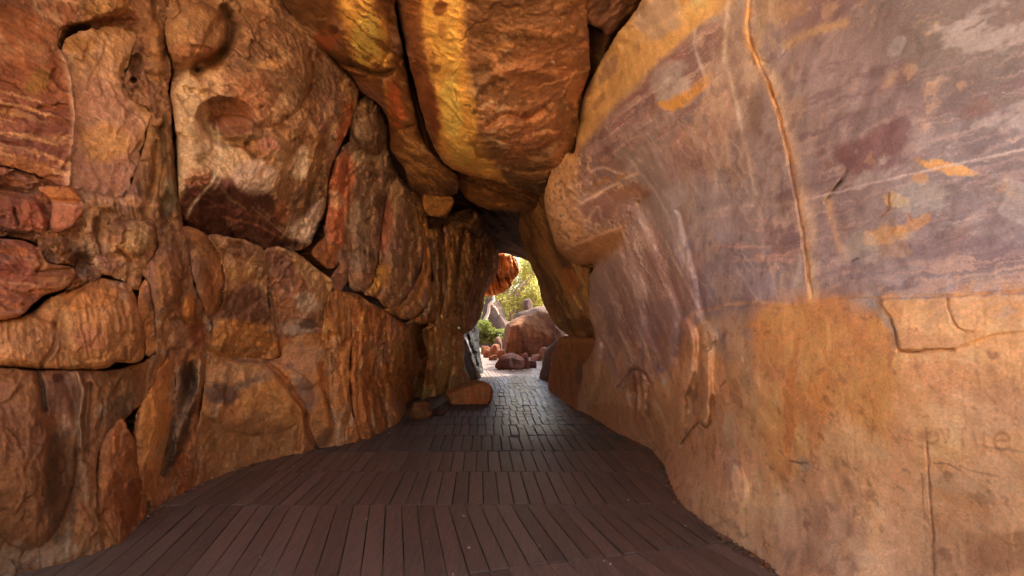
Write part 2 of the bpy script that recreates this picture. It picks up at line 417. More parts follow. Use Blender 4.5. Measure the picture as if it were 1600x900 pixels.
    for c in cols:
        k = c[0]
        if k == 'fill':
            C[:] = lin(c[1])
            if field == 'L':        # the bed colours run on from block to block
                f_ = np.stack([base[:, 0] * 0, base[:, 1] * .35, base[:, 2] * 1.1], 1); bn = fbm(f_, 4, .6, 500); up = sstep(1.2, 2.6, base[:, 2] + .8 * bn)[:, None]
                G_ = lin((218, 142, 72)) * (1 - up) + lin((168, 120, 92)) * up
                v = sstep(.1, .3, bn)[:, None] * .5; G_ = G_ * (1 - v) + lin((186, 142, 100)) * v
                C[:] = C * .58 + G_ * .42
            if field in ('L', 'C'):
                hi = sstep(1.0, 2.0, base[:, 2]) * .75 + .25
                dk = fbm(base * np.array([1.6, 1.6, 1.1]) + 40, 5, .62, 610.0); m_ = (.42 * sstep(.1, .22, dk) * hi)[:, None]; C[:] = C * (1 - m_) + lin((78, 52, 42)) * m_
                pk = fbm(base * np.array([2.2, 2.2, 1.5]) + 80, 5, .64, 620.0); m_ = (.6 * sstep(.12, .24, pk))[:, None]; C[:] = C * (1 - m_) + lin((212, 172, 136)) * m_
                mv = fbm(base * np.array([1.3, 1.3, 1.0]) + 120, 5, .64, 630.0); m_ = (.55 * sstep(.1, .22, mv) * hi)[:, None]; C[:] = C * (1 - m_) + lin((148, 106, 100)) * m_
            continue
        col = lin(c[-1] if not isinstance(c[-1], (int, float)) else c[-2])
        if k == 'blob':      # cx,cy,rx,ry,rot,alpha,color
            r = ell(QX, QY, *c[1:6]); m = c[6] * (1 - sstep(0.72, 1.08, r + 0.3 * tn2))
        elif k == 'poly':    # pts,soft,alpha,color
            m = c[3] * sstep(-c[2], c[2], Sdf(c[1], pad=25)(QX, QY) + 3 * tn2)
        elif k == 'line':    # pts,width,alpha,color
            wq = 0.35
            m = c[3] * np.exp(-(linedist(X2 + wx3 * wq + wx4 * wq, Y2 + wy3 * wq + wy4 * wq, c[1]) / c[2]) ** 2) * np.clip(1 + 1.2 * tn2, 0, 1.3)
        elif k == 'pen':     # pts,width,alpha,color: painted by hand, keeps its shape
            m = c[3] * (1 - sstep(.6, 1.4, linedist(X2 + .5 * wx3 / 9, Y2, c[1]) / c[2])) * np.clip(.85 + 1.2 * tn2, .2, 1.0)
        elif k == 'band':    # angle, period, sharp, alpha, color [bands crossing everywhere]
            cc, sn = math.cos(math.radians(c[1])), math.sin(math.radians(c[1]))
            u = (-QX * sn + QY * cc) / c[2]
            nb = fbm(np.stack([u, (QX * cc + QY * sn) / (c[2] * 14), np.full_like(u, sd0 + c[2])], 1), 3, 0.6, sd0 + 31)
            m = c[4] * sstep(c[3], c[3] + 0.13, nb)
        elif k == 'bandin':  # angle, period, sharp, alpha, poly, color
            cc, sn = math.cos(math.radians(c[1])), math.sin(math.radians(c[1]))
            u = (-QX * sn + QY * cc) / c[2]
            nb = fbm(np.stack([u, (QX * cc + QY * sn) / (c[2] * 14), np.full_like(u, sd0 + c[2])], 1), 3, 0.6, sd0 + 31)
            m = c[4] * sstep(c[3], c[3] + 0.13, nb) * sstep(-8, 14, Sdf(c[5], pad=30)(QX, QY))
        elif k == 'mott':    # scale per metre, threshold, alpha, color
            nb = fbm(base * c[1], 5, 0.62, sd0 + 41 + c[1]); m = c[3] * sstep(c[2], c[2] + 0.2, nb)
        elif k == 'mottin':  # scale, threshold, alpha, poly, color
            nb = fbm(base * c[1], 5, 0.62, sd0 + 41 + c[1]); m = c[3] * sstep(c[2], c[2] + 0.12, nb) * sstep(-12, 16, Sdf(c[4], pad=30)(QX, QY))
        m = np.clip(m, 0, 1)[:, None]
        C = C * (1 - m) + col * m
    lum = (C @ np.array([.35, .5, .15]))[:, None]; ds = .14 if field == 'C' else DESAT; C = C * (1 - ds) + lum * ds
    C = C * (1 + tone * tn + 0.6 * tone * tn2)[:, None] * gain * np.array(TINT.get(field if isinstance(field, str) else 'F', (1, 1, 1)))
    C = np.clip(C, 0.004, 0.85)
    # close the back ------------------------------------------
    E = np.concatenate([quads[:, [0, 1]], quads[:, [1, 2]], quads[:, [2, 3]], quads[:, [3, 0]]])
    key = np.sort(E, 1); kk = key[:, 0].astype(np.int64) * (len(X2) + 1) + key[:, 1]
    u, first, cnt = np.unique(kk, return_index=True, return_counts=True)
    BE = E[first[cnt == 1]]
    bk = np.array(back if back is not None else BACK[field if isinstance(field, str) else 'F'])
    cen = V.mean(0) + bk
    V = np.vstack([V, cen[None]]); C = np.vstack([C, C.mean(0)[None]])
    tris = np.stack([BE[:, 1], BE[:, 0], np.full(len(BE), len(V) - 1)], 1)
    org = np.array([V[:-1, 0].mean(), V[:-1, 1].mean(), V[:-1, 2].min()])
    ob = mesh_obj(name, V - org, [quads, tris], mat or M_MED, parent, C)
    ob.location = org
    # even texture offset for every rock is given by its own origin
    if parent is None:
        if kind: tag(ob, label, None, group, kind)
        else: tag(ob, label, cat, group)
    elif label: ob['label'] = label
    return ob
# ------------------------------------------------------------------ pigments (as seen on the dry stone)
ORANGE=(196,122,62); DEEP=(176,92,40); OCHRE=(202,140,66); YEL=(228,168,60); RED=(160,82,58); MAR=(118,72,62); PURP=(122,88,86)
MAUVE=(158,134,136); GREY=(150,138,132); CREAM=(208,172,132); PINK=(200,146,122); BROWN=(140,92,58); UMB=(84,58,44); DARK=(48,36,30)
TAN=(178,128,80); WHITE=(214,194,172); RUST=(168,84,34); KHA=(150,112,62)

# ------------------------------------------------------------------ left wall
GL = 1.2
rock('boulder', 'red banded rock slab with slanting pale stripes in the top left corner', 
     [(-200,-150),(135,-150),(128,5),(118,30),(95,48),(90,70),(98,82),(107,100),(115,150),(119,180),(112,240),(108,292),(60,274),(0,257),(-200,217)],
     'L', [('fill',(160,92,56)),('blob',60,140,110,70,15,.6,(150,82,48)),('poly',[(-200,160),(60,150),(125,190),(125,300),(-200,250)],14,.75,(150,88,68)),
      ('bandin',13,9,.02,.9,[(-200,130),(60,150),(125,190),(125,300),(-200,250)],(214,158,106)),('bandin',14,22,.0,.5,[(-200,150),(125,190),(125,300),(-200,250)],(122,68,58)),
      ('line',[(97,78),(108,110),(116,160),(118,210),(108,290)],6,.8,(214,168,140)),('blob',60,128,26,16,-30,.6,(150,110,40)),('band',20,30,.15,.5,(128,70,42)),('blob',20,60,60,50,0,.5,(170,100,54)),('blob',30,258,60,16,14,.6,(180,110,50))],
     [('ridge',[(97,80),(108,110),(117,160),(116,220),(108,290)],5,.03),('groove',[(80,122),(84,115),(87,110)],2.5,.04),('bowl',0,190,40,25,20,.04),('ridge',[(0,160),(60,172),(112,188)],3,.012)],
     off=.12, R=12, H=.12, noise=.03, aniso=(1,1,2), gain=GL*0.92, mat=M_MED)  # gain slightly down to dim the left edge by colour
rock('boulder', 'smooth cream and pink rock face below the dark overhang at upper left',
     [(96,78),(105,58),(140,45),(206,42),(214,60),(202,95),(195,120),(207,150),(237,175),(228,210),(214,260),(193,308),(150,304),(108,292),(112,180)],
     'L', [('fill',(196,150,104)),('blob',170,170,55,70,0,.5,(200,150,122)),('poly',[(118,130),(150,120),(205,160),(220,200),(190,300),(112,290)],12,.5,(196,140,120)),
      ('blob',165,225,42,34,0,.75,(214,158,98)),('blob',125,68,30,14,0,.6,(170,116,50)),('line',[(168,50),(160,85),(140,120),(135,140)],2,.7,(120,72,40)),('line',[(155,60),(150,100),(160,150)],1.6,.5,(120,72,50)),
      ('blob',190,265,24,28,0,.6,(188,136,118)),('band',-3,12,.25,.35,(214,176,140))],
     [('groove',[(200,95),(193,120),(205,150)],6,.03),('tilt',0,20,90,60,.0)], off=-.02, R=9, H=.03, noise=.04, gain=GL*1.05, mat=M_MED, warp=5)
rock('boulder', 'knobbly brown rock with a hooked overhang hanging at the upper left',
     [(120,-150),(285,-150),(270,0),(256,45),(268,105),(262,140),(268,178),(240,202),(234,172),(207,155),(195,124),(203,98),(212,62),(206,44),(140,46),(105,60),(95,74),(91,50),(115,28),(124,5)],
     'L', [('fill',(132,88,58)),('mott',3.2,.05,.8,(176,124,78)),('mott',7,.1,.7,(80,52,38)),('blob',170,10,40,16,-10,.8,(184,138,88)),('blob',210,100,16,28,0,.6,(96,62,44)),('blob',245,60,14,36,0,.6,(172,126,84)),('blob',250,100,14,18,0,.5,(196,150,100)),
      ('blob',150,36,55,10,-8,.7,(110,66,36)),('blob',190,30,30,20,0,.6,(136,78,42)),('mott',14,.12,.5,(200,156,104))],
     [('bowl',118,58,30,22,-30,.22),('bowl',165,38,50,11,-6,.10),('bowl',214,100,13,18,0,.12),('bowl',208,124,6,6,0,.12),('bump',165,5,38,22,0,.10),('bump',245,68,15,22,10,.07),('groove',[(255,-60),(245,20),(258,60),(262,120)],6,.06),('bump',242,105,18,12,0,.08)],
     off=.1, R=12, H=.14, noise=.07, nscale=4, ridged=.05, gain=GL, mat=M_ROUGH)
rock('boulder', 'tall flowing brown buttress left of the deep vertical crack',
     [(236,174),(265,150),(269,205),(279,300),(286,350),(298,400),(303,445),(328,500),(333,540),(316,552),(262,547),(250,562),(242,548),(243,520),(238,470),(232,440),(225,432),(221,420),(240,395),(244,378),(235,350),(200,347),(170,333),(135,328),(112,294),(150,300),(193,308),(214,262),(228,215)],
     'L', [('fill',(158,112,70)),('poly',[(238,180),(262,160),(275,300),(262,340),(240,330),(232,260)],8,.6,(120,82,48)),('line',[(256,180),(262,240),(275,330)],5,.6,(86,60,36)),
      ('line',[(232,210),(250,270),(232,330)],9,.6,(186,136,84)),('blob',200,312,50,10,8,.7,(206,156,116)),('blob',262,310,14,34,8,.7,(116,100,78)),('poly',[(245,400),(296,405),(303,450),(325,505),(262,545),(245,470)],10,.6,(160,102,52)),
      ('blob',294,480,12,24,0,.8,(206,128,50)),('blob',330,500,12,20,0,.5,(176,156,130)),('blob',310,520,20,24,30,.8,(134,66,34)),('blob',276,520,20,26,20,.6,(196,148,112)),('mott',6,.1,.5,(198,150,96)),('mott',9,.2,.5,(90,58,36))],
     [('groove',[(250,190),(258,250),(250,300),(262,345)],5,.05),('groove',[(246,225),(242,280),(225,330)],5,.05),('ridge',[(262,200),(270,300)],5,.05),('bump',296,485,12,24,0,.05),('groove',[(284,440),(282,480),(290,505)],3,.04),('bowl',262,318,12,28,8,.06),('bump',260,440,24,60,8,.06),('flute',80,14,.02,None)],
     deep=True, off=.08, R=11, H=.16, noise=.05, nscale=3.5, aniso=(1,1,.6), gain=GL, mat=M_ROUGH)
rock('boulder', 'lumpy cream brown rock bulge between the red blocks and the buttress',
     [(118,312),(160,316),(185,330),(205,343),(238,342),(246,378),(240,397),(222,427),(218,452),(205,452),(196,440),(165,430),(150,424),(140,380),(126,350)],
     'L', [('fill',(172,122,78)),('blob',215,372,26,28,0,.8,(202,158,108)),('blob',165,345,14,34,0,.6,(124,82,48)),('blob',175,405,26,18,0,.7,(156,104,86)),('mott',6,.08,.7,(206,156,104)),('mott',10,.12,.6,(90,58,38)),('blob',190,395,20,14,30,.5,(208,150,92))],
     [('bump',212,370,32,30,0,.08),('groove',[(152,345),(150,375),(156,395)],5,.08),('groove',[(188,392),(205,410),(200,440)],3,.04),('bump',175,372,22,30,10,.05)],
     off=.14, R=12, H=.14, noise=.06, nscale=5, ridged=.03, gain=GL, mat=M_ROUGH)
rock('boulder', 'broken red rock ledge under the banded slab at far left',
     [(-200,217),(0,259),(60,275),(108,294),(118,305),(100,330),(92,372),(75,384),(40,375),(0,370),(-200,366)],
     'L', [('fill',(140,76,54)),('blob',30,330,60,30,0,.6,(134,66,52)),('blob',52,335,16,30,0,.8,(170,92,66)),('band',12,9,.05,.6,(176,112,76)),('line',[(0,292),(45,300),(90,300)],3,.5,(80,50,38)),('blob',10,366,70,10,4,.7,(96,66,52)),('mott',8,.15,.5,(92,52,40))],
     [('groove',[(-60,282),(0,290),(45,300),(60,292)],3,.05),('plate',[(-200,300),(0,302),(46,310),(64,318),(74,362),(0,362),(-200,350)],.05,5),('groove',[(23,325),(25,340),(30,350)],2,.05),('plate',[(36,310),(62,318),(72,358),(44,350)],.04,4)],
     off=.0, R=9, H=.12, noise=.04, nscale=5, warp=4, gain=GL, mat=M_ROUGH, aniso=(1,1,2))
rock('boulder', 'small squarish salmon red block jutting out at far left',
     [(60,292),(112,292),(124,305),(133,325),(122,343),(110,358),(85,364),(78,345),(80,315)],
     'L', [('fill',(190,104,76)),('poly',[(58,292),(110,290),(124,306),(108,314),(82,312)],4,.85,(184,112,48)),('line',[(86,316),(124,320)],3,.7,(214,150,110)),('blob',98,360,24,7,-10,.7,(100,52,36)),('blob',74,330,6,24,0,.8,(80,46,30))],
     [('groove',[(62,314),(84,313),(124,316)],3,.03),('tilt',60,0,0,60,.05)], off=.17, R=6, H=.14, noise=.03, nscale=5, warp=2, gain=GL)
rock('boulder', 'wide red rock slab with orange streaks at the left edge above the tan slab',
     [(-200,366),(0,372),(40,377),(62,388),(75,410),(115,418),(118,435),(100,452),(66,464),(30,494),(0,499),(-200,507)],
     'L', [('fill',(156,82,60)),('line',[(-50,384),(0,390),(40,396)],6,.8,(206,124,56)),('blob',30,425,50,20,0,.5,(164,84,68)),('line',[(-60,436),(0,440),(60,446)],2,.7,(208,146,106)),('line',[(-60,482),(0,488),(35,486)],3,.6,(190,130,110)),('poly',[(55,390),(120,415),(118,440),(66,464)],6,.6,(164,108,56)),('band',5,11,.12,.5,(128,64,52))],
     [('groove',[(58,424),(85,422),(110,420)],2,.04),('groove',[(55,388),(66,410),(58,424)],3,.03),('tilt',0,370,90,40,.06)], off=.2, R=9, H=.16, noise=.035, nscale=4, gain=GL, aniso=(1,1,2))
rock('boulder', 'dark crumbled rock in the hollow right of the red slab',
     [(60,366),(108,352),(128,335),(148,368),(160,410),(155,436),(125,448),(100,455),(118,420),(75,408),(62,388)],
     'L', [('fill',(104,70,48)),('mott',7,.02,.8,(160,104,62)),('blob',125,400,20,20,0,.6,(70,48,36)),('mott',12,.1,.6,(190,134,84))],
     [('bowl',125,415,20,22,30,.1),('bump',90,382,22,14,10,.06)], off=-.04, R=8, H=.1, noise=.1, nscale=6, ridged=.05, gain=GL, mat=M_ROUGH)
rock('boulder', 'rounded tan slab with a crack along its foot at mid left',
     [(-200,518),(0,500),(40,492),(75,467),(125,447),(150,434),(196,441),(207,450),(215,480),(226,512),(227,555),(214,566),(180,567),(168,576),(110,579),(60,576),(0,573),(-200,566)],
     'L', [('fill',(186,130,78)),('blob',140,465,50,22,-10,.7,(196,122,50)),('blob',60,535,50,34,0,.5,(196,136,92)),('blob',140,530,30,22,0,.7,(194,120,86)),('line',[(78,508),(88,535),(76,560),(62,574)],3,.7,(220,170,128)),('band',85,10,.1,.45,(150,96,54)),('band',80,16,.2,.5,(212,158,104)),('blob',0,545,60,14,5,.5,(206,142,92)),('line',[(90,470),(92,500)],4,.4,(110,80,50))],
     [('groove',[(84,505),(88,530),(80,552),(62,576)],3,.05),('bump',35,535,60,44,0,.05),('bump',160,510,66,66,0,.08),('flute',80,12,.015,None)],
     deep=True, off=.1, R=13, H=.14, noise=.04, gain=GL, mat=M_MED)
rock('rock_flake', 'narrow upright orange rock flake wedged beside the tan slab',
     [(222,440),(229,436),(236,455),(240,485),(244,520),(246,545),(238,556),(228,554),(226,520),(216,488),(216,460)],
     'L', [('fill',(204,128,58)),('blob',236,548,8,8,0,.5,(214,150,96)),('band',10,9,.2,.4,(170,96,44))], [], cat='rock flake', off=.14, R=8, H=.13, noise=.02, warp=2, gain=GL)
rock('boulder', 'broad shadowed rock base with a pale drip line in the lower left corner',
     [(-200,566),(0,575),(60,579),(170,578),(214,568),(262,545),(250,580),(228,622),(200,650),(180,668),(160,695),(152,720),(152,790),(160,840),(190,960),(-200,1200)],
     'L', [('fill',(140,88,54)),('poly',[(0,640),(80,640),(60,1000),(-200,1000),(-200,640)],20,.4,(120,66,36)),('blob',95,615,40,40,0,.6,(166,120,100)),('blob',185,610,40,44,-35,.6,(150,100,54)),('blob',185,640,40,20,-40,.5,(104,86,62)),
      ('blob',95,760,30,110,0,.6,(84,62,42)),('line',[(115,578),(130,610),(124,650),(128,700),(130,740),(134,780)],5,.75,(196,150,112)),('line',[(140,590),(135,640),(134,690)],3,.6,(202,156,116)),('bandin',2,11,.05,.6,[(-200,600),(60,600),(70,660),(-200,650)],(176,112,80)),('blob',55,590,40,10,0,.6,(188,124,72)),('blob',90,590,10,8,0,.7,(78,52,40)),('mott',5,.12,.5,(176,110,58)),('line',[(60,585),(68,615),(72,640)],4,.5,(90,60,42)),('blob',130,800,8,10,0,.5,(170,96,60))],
     [('groove',[(58,580),(66,610),(70,640)],4,.06),('ridge',[(118,580),(130,610),(124,650),(128,700)],5,.05),('groove',[(140,600),(134,660),(136,720)],4,.04),('bump',40,700,80,160,0,.1),('groove',[(85,640),(100,700),(95,780)],20,.05),('tilt',0,570,90,30,.05)],
     off=.0, R=12, H=.12, noise=.06, nscale=2.5, aniso=(1,1,.5), gain=GL*0.72)  # gain cut to put the lower left corner's dimness into the colour
rock('boulder', 'rounded rusty lobe standing on the boardwalk edge at lower left',
     [(189,652),(200,668),(210,690),(218,730),(228,770),(229,800),(214,850),(190,930),(150,930),(150,845),(150,790),(152,728),(160,690),(175,668)],
     'L', [('fill',(176,98,42)),('blob',190,700,18,40,0,.6,(192,116,56)),('blob',190,790,40,50,0,.6,(140,70,30)),('line',[(188,656),(195,672)],3,.8,(226,160,96)),('mott',5,.1,.4,(120,66,34))],
     [('bump',186,745,34,110,0,.08)], off=.16, R=20, H=.2, noise=.04, gain=GL*0.85)  # lower gain carries the corner shade in the stone colour
rock('boulder', 'smooth upright orange lobe between the rusty lobe and the dark slope',
     [(252,562),(262,556),(272,572),(274,600),(270,640),(264,680),(252,730),(240,775),(228,785),(219,750),(211,700),(209,660),(218,632),(236,605)],
     'L', [('fill',(202,128,56)),('blob',245,650,24,50,10,.5,(212,136,56)),('blob',256,700,8,40,12,.6,(186,144,92)),('blob',225,760,16,40,0,.5,(156,84,38))],
     [('bump',240,670,28,100,8,.06)], off=.12, R=16, H=.2, noise=.025, gain=GL)
rock('boulder', 'slanting rock buttress streaked dark grey and cream at lower left',
     [(264,547),(325,545),(333,548),(320,600),(314,640),(306,690),(312,740),(322,800),(300,900),(215,900),(226,800),(234,775),(248,735),(258,690),(268,640),(274,590)],
     'L', [('fill',(176,112,60)),('poly',[(288,568),(308,580),(305,640),(290,700),(262,745),(250,740),(262,690),(274,630)],6,.85,(92,66,50)),('blob',296,585,12,24,15,.7,(78,54,40)),('line',[(276,575),(276,620),(270,665)],5,.8,(184,144,112)),
      ('line',[(312,570),(308,615),(290,640),(276,680)],5,.7,(196,152,116)),('line',[(322,560),(320,600),(314,640)],4,.6,(190,144,96)),('blob',290,740,24,40,20,.6,(176,88,34)),('blob',235,830,30,50,0,.6,(110,58,28)),('mott',7,.1,.4,(214,140,70)),('blob',312,700,8,16,0,.6,(224,146,70))],
     [('bowl',290,620,14,66,15,.06),('ridge',[(312,560),(308,610),(285,660),(270,720)],6,.06),('groove',[(326,560),(318,610),(312,680)],4,.05),('bump',305,720,14,40,0,.05)],
     off=.02, R=12, H=.14, noise=.06, nscale=3.5, gain=GL*0.92, mat=M_ROUGH)
# the big hollowed boulder
rock('boulder', 'huge brown boulder with an eye-shaped hollow right of the vertical crack',
     [(270,-150),(440,-150),(440,0),(470,35),(520,92),(550,120),(560,140),(557,172),(535,222),(516,268),(510,320),(500,345),(482,385),(462,392),(440,388),(418,388),(375,376),(330,368),(290,355),(279,300),(275,205),(265,150),(270,105),(257,45)],
     'L', [('fill',(150,104,72)),
      ('poly',[(275,-60),(450,-10),(540,120),(480,170),(330,90),(290,60)],20,.5,(128,92,66)),('poly',[(275,120),(300,110),(320,150),(325,200),(380,235),(430,300),(300,290),(275,330)],8,.85,(206,172,136)),
      ('poly',[(290,290),(330,270),(420,300),(440,345),(480,375),(440,392),(280,358)],7,.95,(104,60,54)),('blob',308,278,24,16,-20,.5,(168,104,74)),('blob',400,278,36,32,0,.75,(204,172,156)),  # maroon underside, its shadow painted into the colour too
      ('blob',420,228,28,14,20,.7,(182,122,108)),('blob',470,255,13,30,12,.85,(226,200,176)),('blob',440,250,24,16,30,.6,(206,164,126)),('poly',[(450,365),(470,340),(510,310),(500,345),(482,380)],5,.85,(222,194,176)),
      ('blob',475,310,20,36,20,.6,(96,72,62)),('blob',500,365,10,20,20,.7,(70,54,48)),('blob',440,330,12,20,0,.4,(184,104,62)),('blob',395,160,36,50,0,.6,(156,92,56)),('mott',4,.05,.7,(190,150,108)),('mott',9,.1,.6,(84,58,44)),
      ('blob',425,100,26,10,-10,.7,(206,154,104)),('blob',540,190,12,40,18,.8,(180,92,42)),('line',[(500,210),(486,250),(470,330)],5,.6,(176,128,78)),
      ('poly',[(258,30),(300,5),(345,30),(352,70),(320,100),(265,105)],7,.7,(186,140,96)),('blob',300,80,40,12,0,.5,(150,84,60)),('mott',15,.1,.5,(206,160,110)),
      ('blob',365,190,40,22,10,.75,(146,88,60)),('line',[(320,200),(345,218),(375,222),(395,212)],4,.6,(170,142,104)),('blob',340,155,22,8,-10,.5,(90,60,44)),('blob',335,100,20,10,-20,.6,(176,112,50)),
      ('line',[(340,200),(342,255),(330,285),(300,322),(292,340)],2.2,.9,(214,196,168)),('line',[(345,250),(350,268),(335,295)],1.8,.6,(204,180,150)),
      ('line',[(350,340),(400,352),(440,372)],2,.7,(180,116,84)),('line',[(300,300),(340,320),(420,345)],2,.4,(160,96,80)),('band',40,9,.2,.35,(184,150,118)),('line',[(455,318),(450,350),(440,372)],1.6,.6,(190,160,130))],
     [('bump',305,55,52,52,0,.28),('groove',[(268,112),(300,98),(330,96),(352,70)],8,.12),('bowl',345,60,26,50,25,.12),('groove',[(352,15),(360,50),(345,85),(318,100),(308,108)],7,.18),
      ('bowl',352,182,46,32,4,.26,.8),('bump',372,200,40,20,14,.16),('groove',[(318,180),(325,205),(350,220),(385,222)],6,.09),('groove',[(311,95),(330,90),(348,80)],6,.1),
      ('under',[(272,300),(330,284),(420,302),(460,350),(480,378)],70,.42,[(272,296),(330,280),(425,300),(470,350),(482,392),(330,376),(280,362)]),('ridge',[(290,200),(300,260),(330,280),(420,290)],26,.08),('ridge',[(500,205),(488,250),(472,320)],9,.07),('groove',[(520,190),(505,250),(480,330)],6,.05),
      ('bump',400,110,90,90,40,.15),('ridge',[(470,40),(520,95),(545,125)],8,.05),('groove',[(395,215),(385,230),(400,245)],3,.05),('bump',430,230,30,20,30,.05),('groove',[(275,130),(290,160),(280,260)],14,.04)],
     deep=True, off=.12, R=20, H=.24, noise=.07, nscale=2.6, ridged=.05, gain=GL*1.1, mat=M_ROUGH, step=1.6)
rock('boulder', 'narrow ochre brown rock below the crack beside the hollowed boulder',
     [(284,352),(330,370),(345,395),(352,440),(348,470),(334,502),(326,500),(305,445),(296,400)],
     'L', [('fill',(158,98,44)),('blob',308,395,12,10,0,.7,(206,156,100)),('blob',325,440,14,40,0,.5,(150,86,36)),('mott',5,.12,.5,(196,132,64))],
     [('bump',312,440,18,60,-15,.05)], off=-.02, R=12, H=.16, noise=.03, gain=GL)
rock('boulder', 'blocky rock banded cream and purple under the hollowed boulder',
     [(325,366),(375,374),(410,388),(418,420),(419,470),(430,520),(437,556),(425,562),(390,558),(328,550),(332,502),(348,472),(352,432),(340,394)],
     'L', [('fill',(184,138,92)),('blob',380,392,34,14,15,.7,(130,84,66)),('blob',375,425,26,10,5,.6,(216,160,98)),('blob',360,455,22,14,0,.6,(204,148,84)),('poly',[(345,470),(380,440),(415,455),(425,500),(395,505),(340,500)],7,.85,(124,80,66)),('poly',[(330,520),(350,500),(400,505),(432,530),(437,562),(328,556)],6,.85,(206,138,66)),
      ('line',[(402,395),(410,440),(418,490)],5,.5,(150,120,96)),('mott',8,.1,.5,(214,170,120)),('band',4,10,.2,.4,(110,74,60))],
     [('ridge',[(326,372),(340,400),(350,440),(345,480)],6,.05),('bump',375,530,50,36,0,.06),('bump',385,410,34,30,10,.05),('groove',[(350,395),(380,408),(410,412)],3,.03),('flute',75,14,.015,None)],
     off=.08, R=10, H=.12, noise=.05, nscale=4, gain=GL*1.05, mat=M_ROUGH)
rock('boulder', 'maroon and white blotched wedge with cream top edge in the left wall',
     [(412,392),(432,386),(442,386),(470,399),(505,428),(522,438),(514,465),(505,485),(502,520),(472,524),(440,568),(431,530),(420,470)],
     'L', [('fill',(140,92,78)),('poly',[(432,386),(470,399),(522,438),(510,470),(495,450),(460,420)],6,.85,(204,160,112)),('blob',445,425,20,36,-10,.6,(116,72,62)),('blob',480,470,20,20,0,.8,(196,168,142)),('line',[(418,400),(420,460),(436,520)],4,.7,(170,132,104)),('blob',465,512,30,14,0,.7,(196,170,152)),('blob',480,505,16,10,0,.7,(104,72,64)),('line',[(448,420),(458,460),(470,500)],2,.7,(190,140,112)),('line',[(425,440),(460,436)],2,.6,(190,130,96)),('blob',500,450,10,24,0,.6,(192,140,86)),('blob',440,545,10,20,0,.8,(190,116,60)),('mott',8,.12,.5,(206,180,156))],
     [('ridge',[(436,388),(470,402),(518,438)],7,.06),('groove',[(420,400),(421,460),(436,520),(438,560)],3.5,.06),('bump',470,455,40,60,-20,.08)],
     off=.14, R=12, H=.16, noise=.05, nscale=4, gain=GL*1.05, mat=M_ROUGH)
rock('boulder', 'small orange rock lodged above the cream wedge',
     [(486,396),(498,378),(510,370),(524,376),(534,388),(530,408),(519,420),(505,414)],
     'L', [('fill',(206,122,58)),('mott',8,.1,.5,(150,84,44))], [('groove',[(512,372),(515,395),(525,412)],2,.03)], off=.12, R=12, H=.16, noise=.04, nscale=6, warp=2, gain=GL)
rock('boulder', 'small pinkish rock wedged right of the orange rock',
     [(519,384),(532,383),(544,408),(545,425),(541,442),(530,458),(520,452),(518,432),(530,410)],
     'L', [('fill',(184,134,112)),('blob',532,440,12,10,0,.6,(136,84,66)),('mott',8,.1,.5,(214,170,140))], [('groove',[(520,432),(545,428)],2,.04)], off=.1, R=9, H=.12, noise=.03, nscale=6, warp=2, gain=GL)
rock('boulder', 'great orange rock base meeting the boardwalk along the left wall',
     [(326,548),(345,545),(400,556),(437,560),(445,535),(475,520),(504,516),(512,560),(540,590),(548,645),(566,700),(560,800),(310,880),(308,740),(304,690),(314,640),(318,600)],
     'L', [('fill',(198,134,78)),('poly',[(320,560),(400,558),(430,570),(420,600),(330,605)],6,.8,(214,162,112)),('poly',[(322,602),(368,604),(370,628),(330,630)],4,.85,(122,92,80)),('line',[(375,602),(400,592),(415,588)],5,.75,(128,100,92)),('line',[(365,560),(400,566),(440,562)],3,.7,(140,98,84)),
      ('poly',[(376,620),(400,603),(425,590),(470,650),(470,700),(440,662),(380,645)],8,.8,(212,144,72)),('poly',[(310,650),(350,652),(400,655),(460,670),(460,720),(310,760)],8,.7,(166,112,62)),('blob',400,650,24,6,0,.6,(184,134,92)),('blob',330,645,14,12,0,.5,(204,158,110)),
      ('blob',470,560,34,30,0,.7,(196,142,106)),('blob',480,615,22,30,-30,.7,(160,124,108)),('poly',[(432,575),(450,590),(478,640),(470,655),(440,625)],4,.6,(214,136,62)),('poly',[(490,590),(512,600),(520,670),(500,680)],6,.7,(206,132,62)),('blob',500,690,40,30,0,.5,(190,116,60)),('poly',[(495,680),(515,670),(520,690),(495,700)],3,.6,(118,78,50)),('mott',7,.12,.45,(226,174,116)),('mott',12,.15,.4,(132,86,60)),('blob',450,575,12,5,0,.6,(140,110,110))],
     [('groove',[(421,572),(440,588),(460,615),(478,642),(479,652)],4,.1),('plate',[(421,575),(440,592),(477,644),(474,660),(466,668),(445,640),(405,605)],.06,8),('groove',[(478,650),(482,675),(500,712),(510,740)],3.5,.12),('groove',[(460,640),(468,660),(466,700)],4,.06),
      ('groove',[(503,570),(508,600),(515,630),(521,668)],4,.08),('plate',[(488,575),(503,575),(520,668),(505,690),(492,640)],.05,8),('ridge',[(470,665),(474,700),(462,740)],7,.05),('bump',400,620,90,60,0,.1),('bump',470,560,44,50,0,.1),('groove',[(318,600),(372,604)],3,.02),('groove',[(330,560),(440,566)],3,.02),('bump',535,660,14,60,-8,.05)],
     off=.06, R=14, H=.14, noise=.05, nscale=3.2, gain=GL*1.05, mat=M_MED)
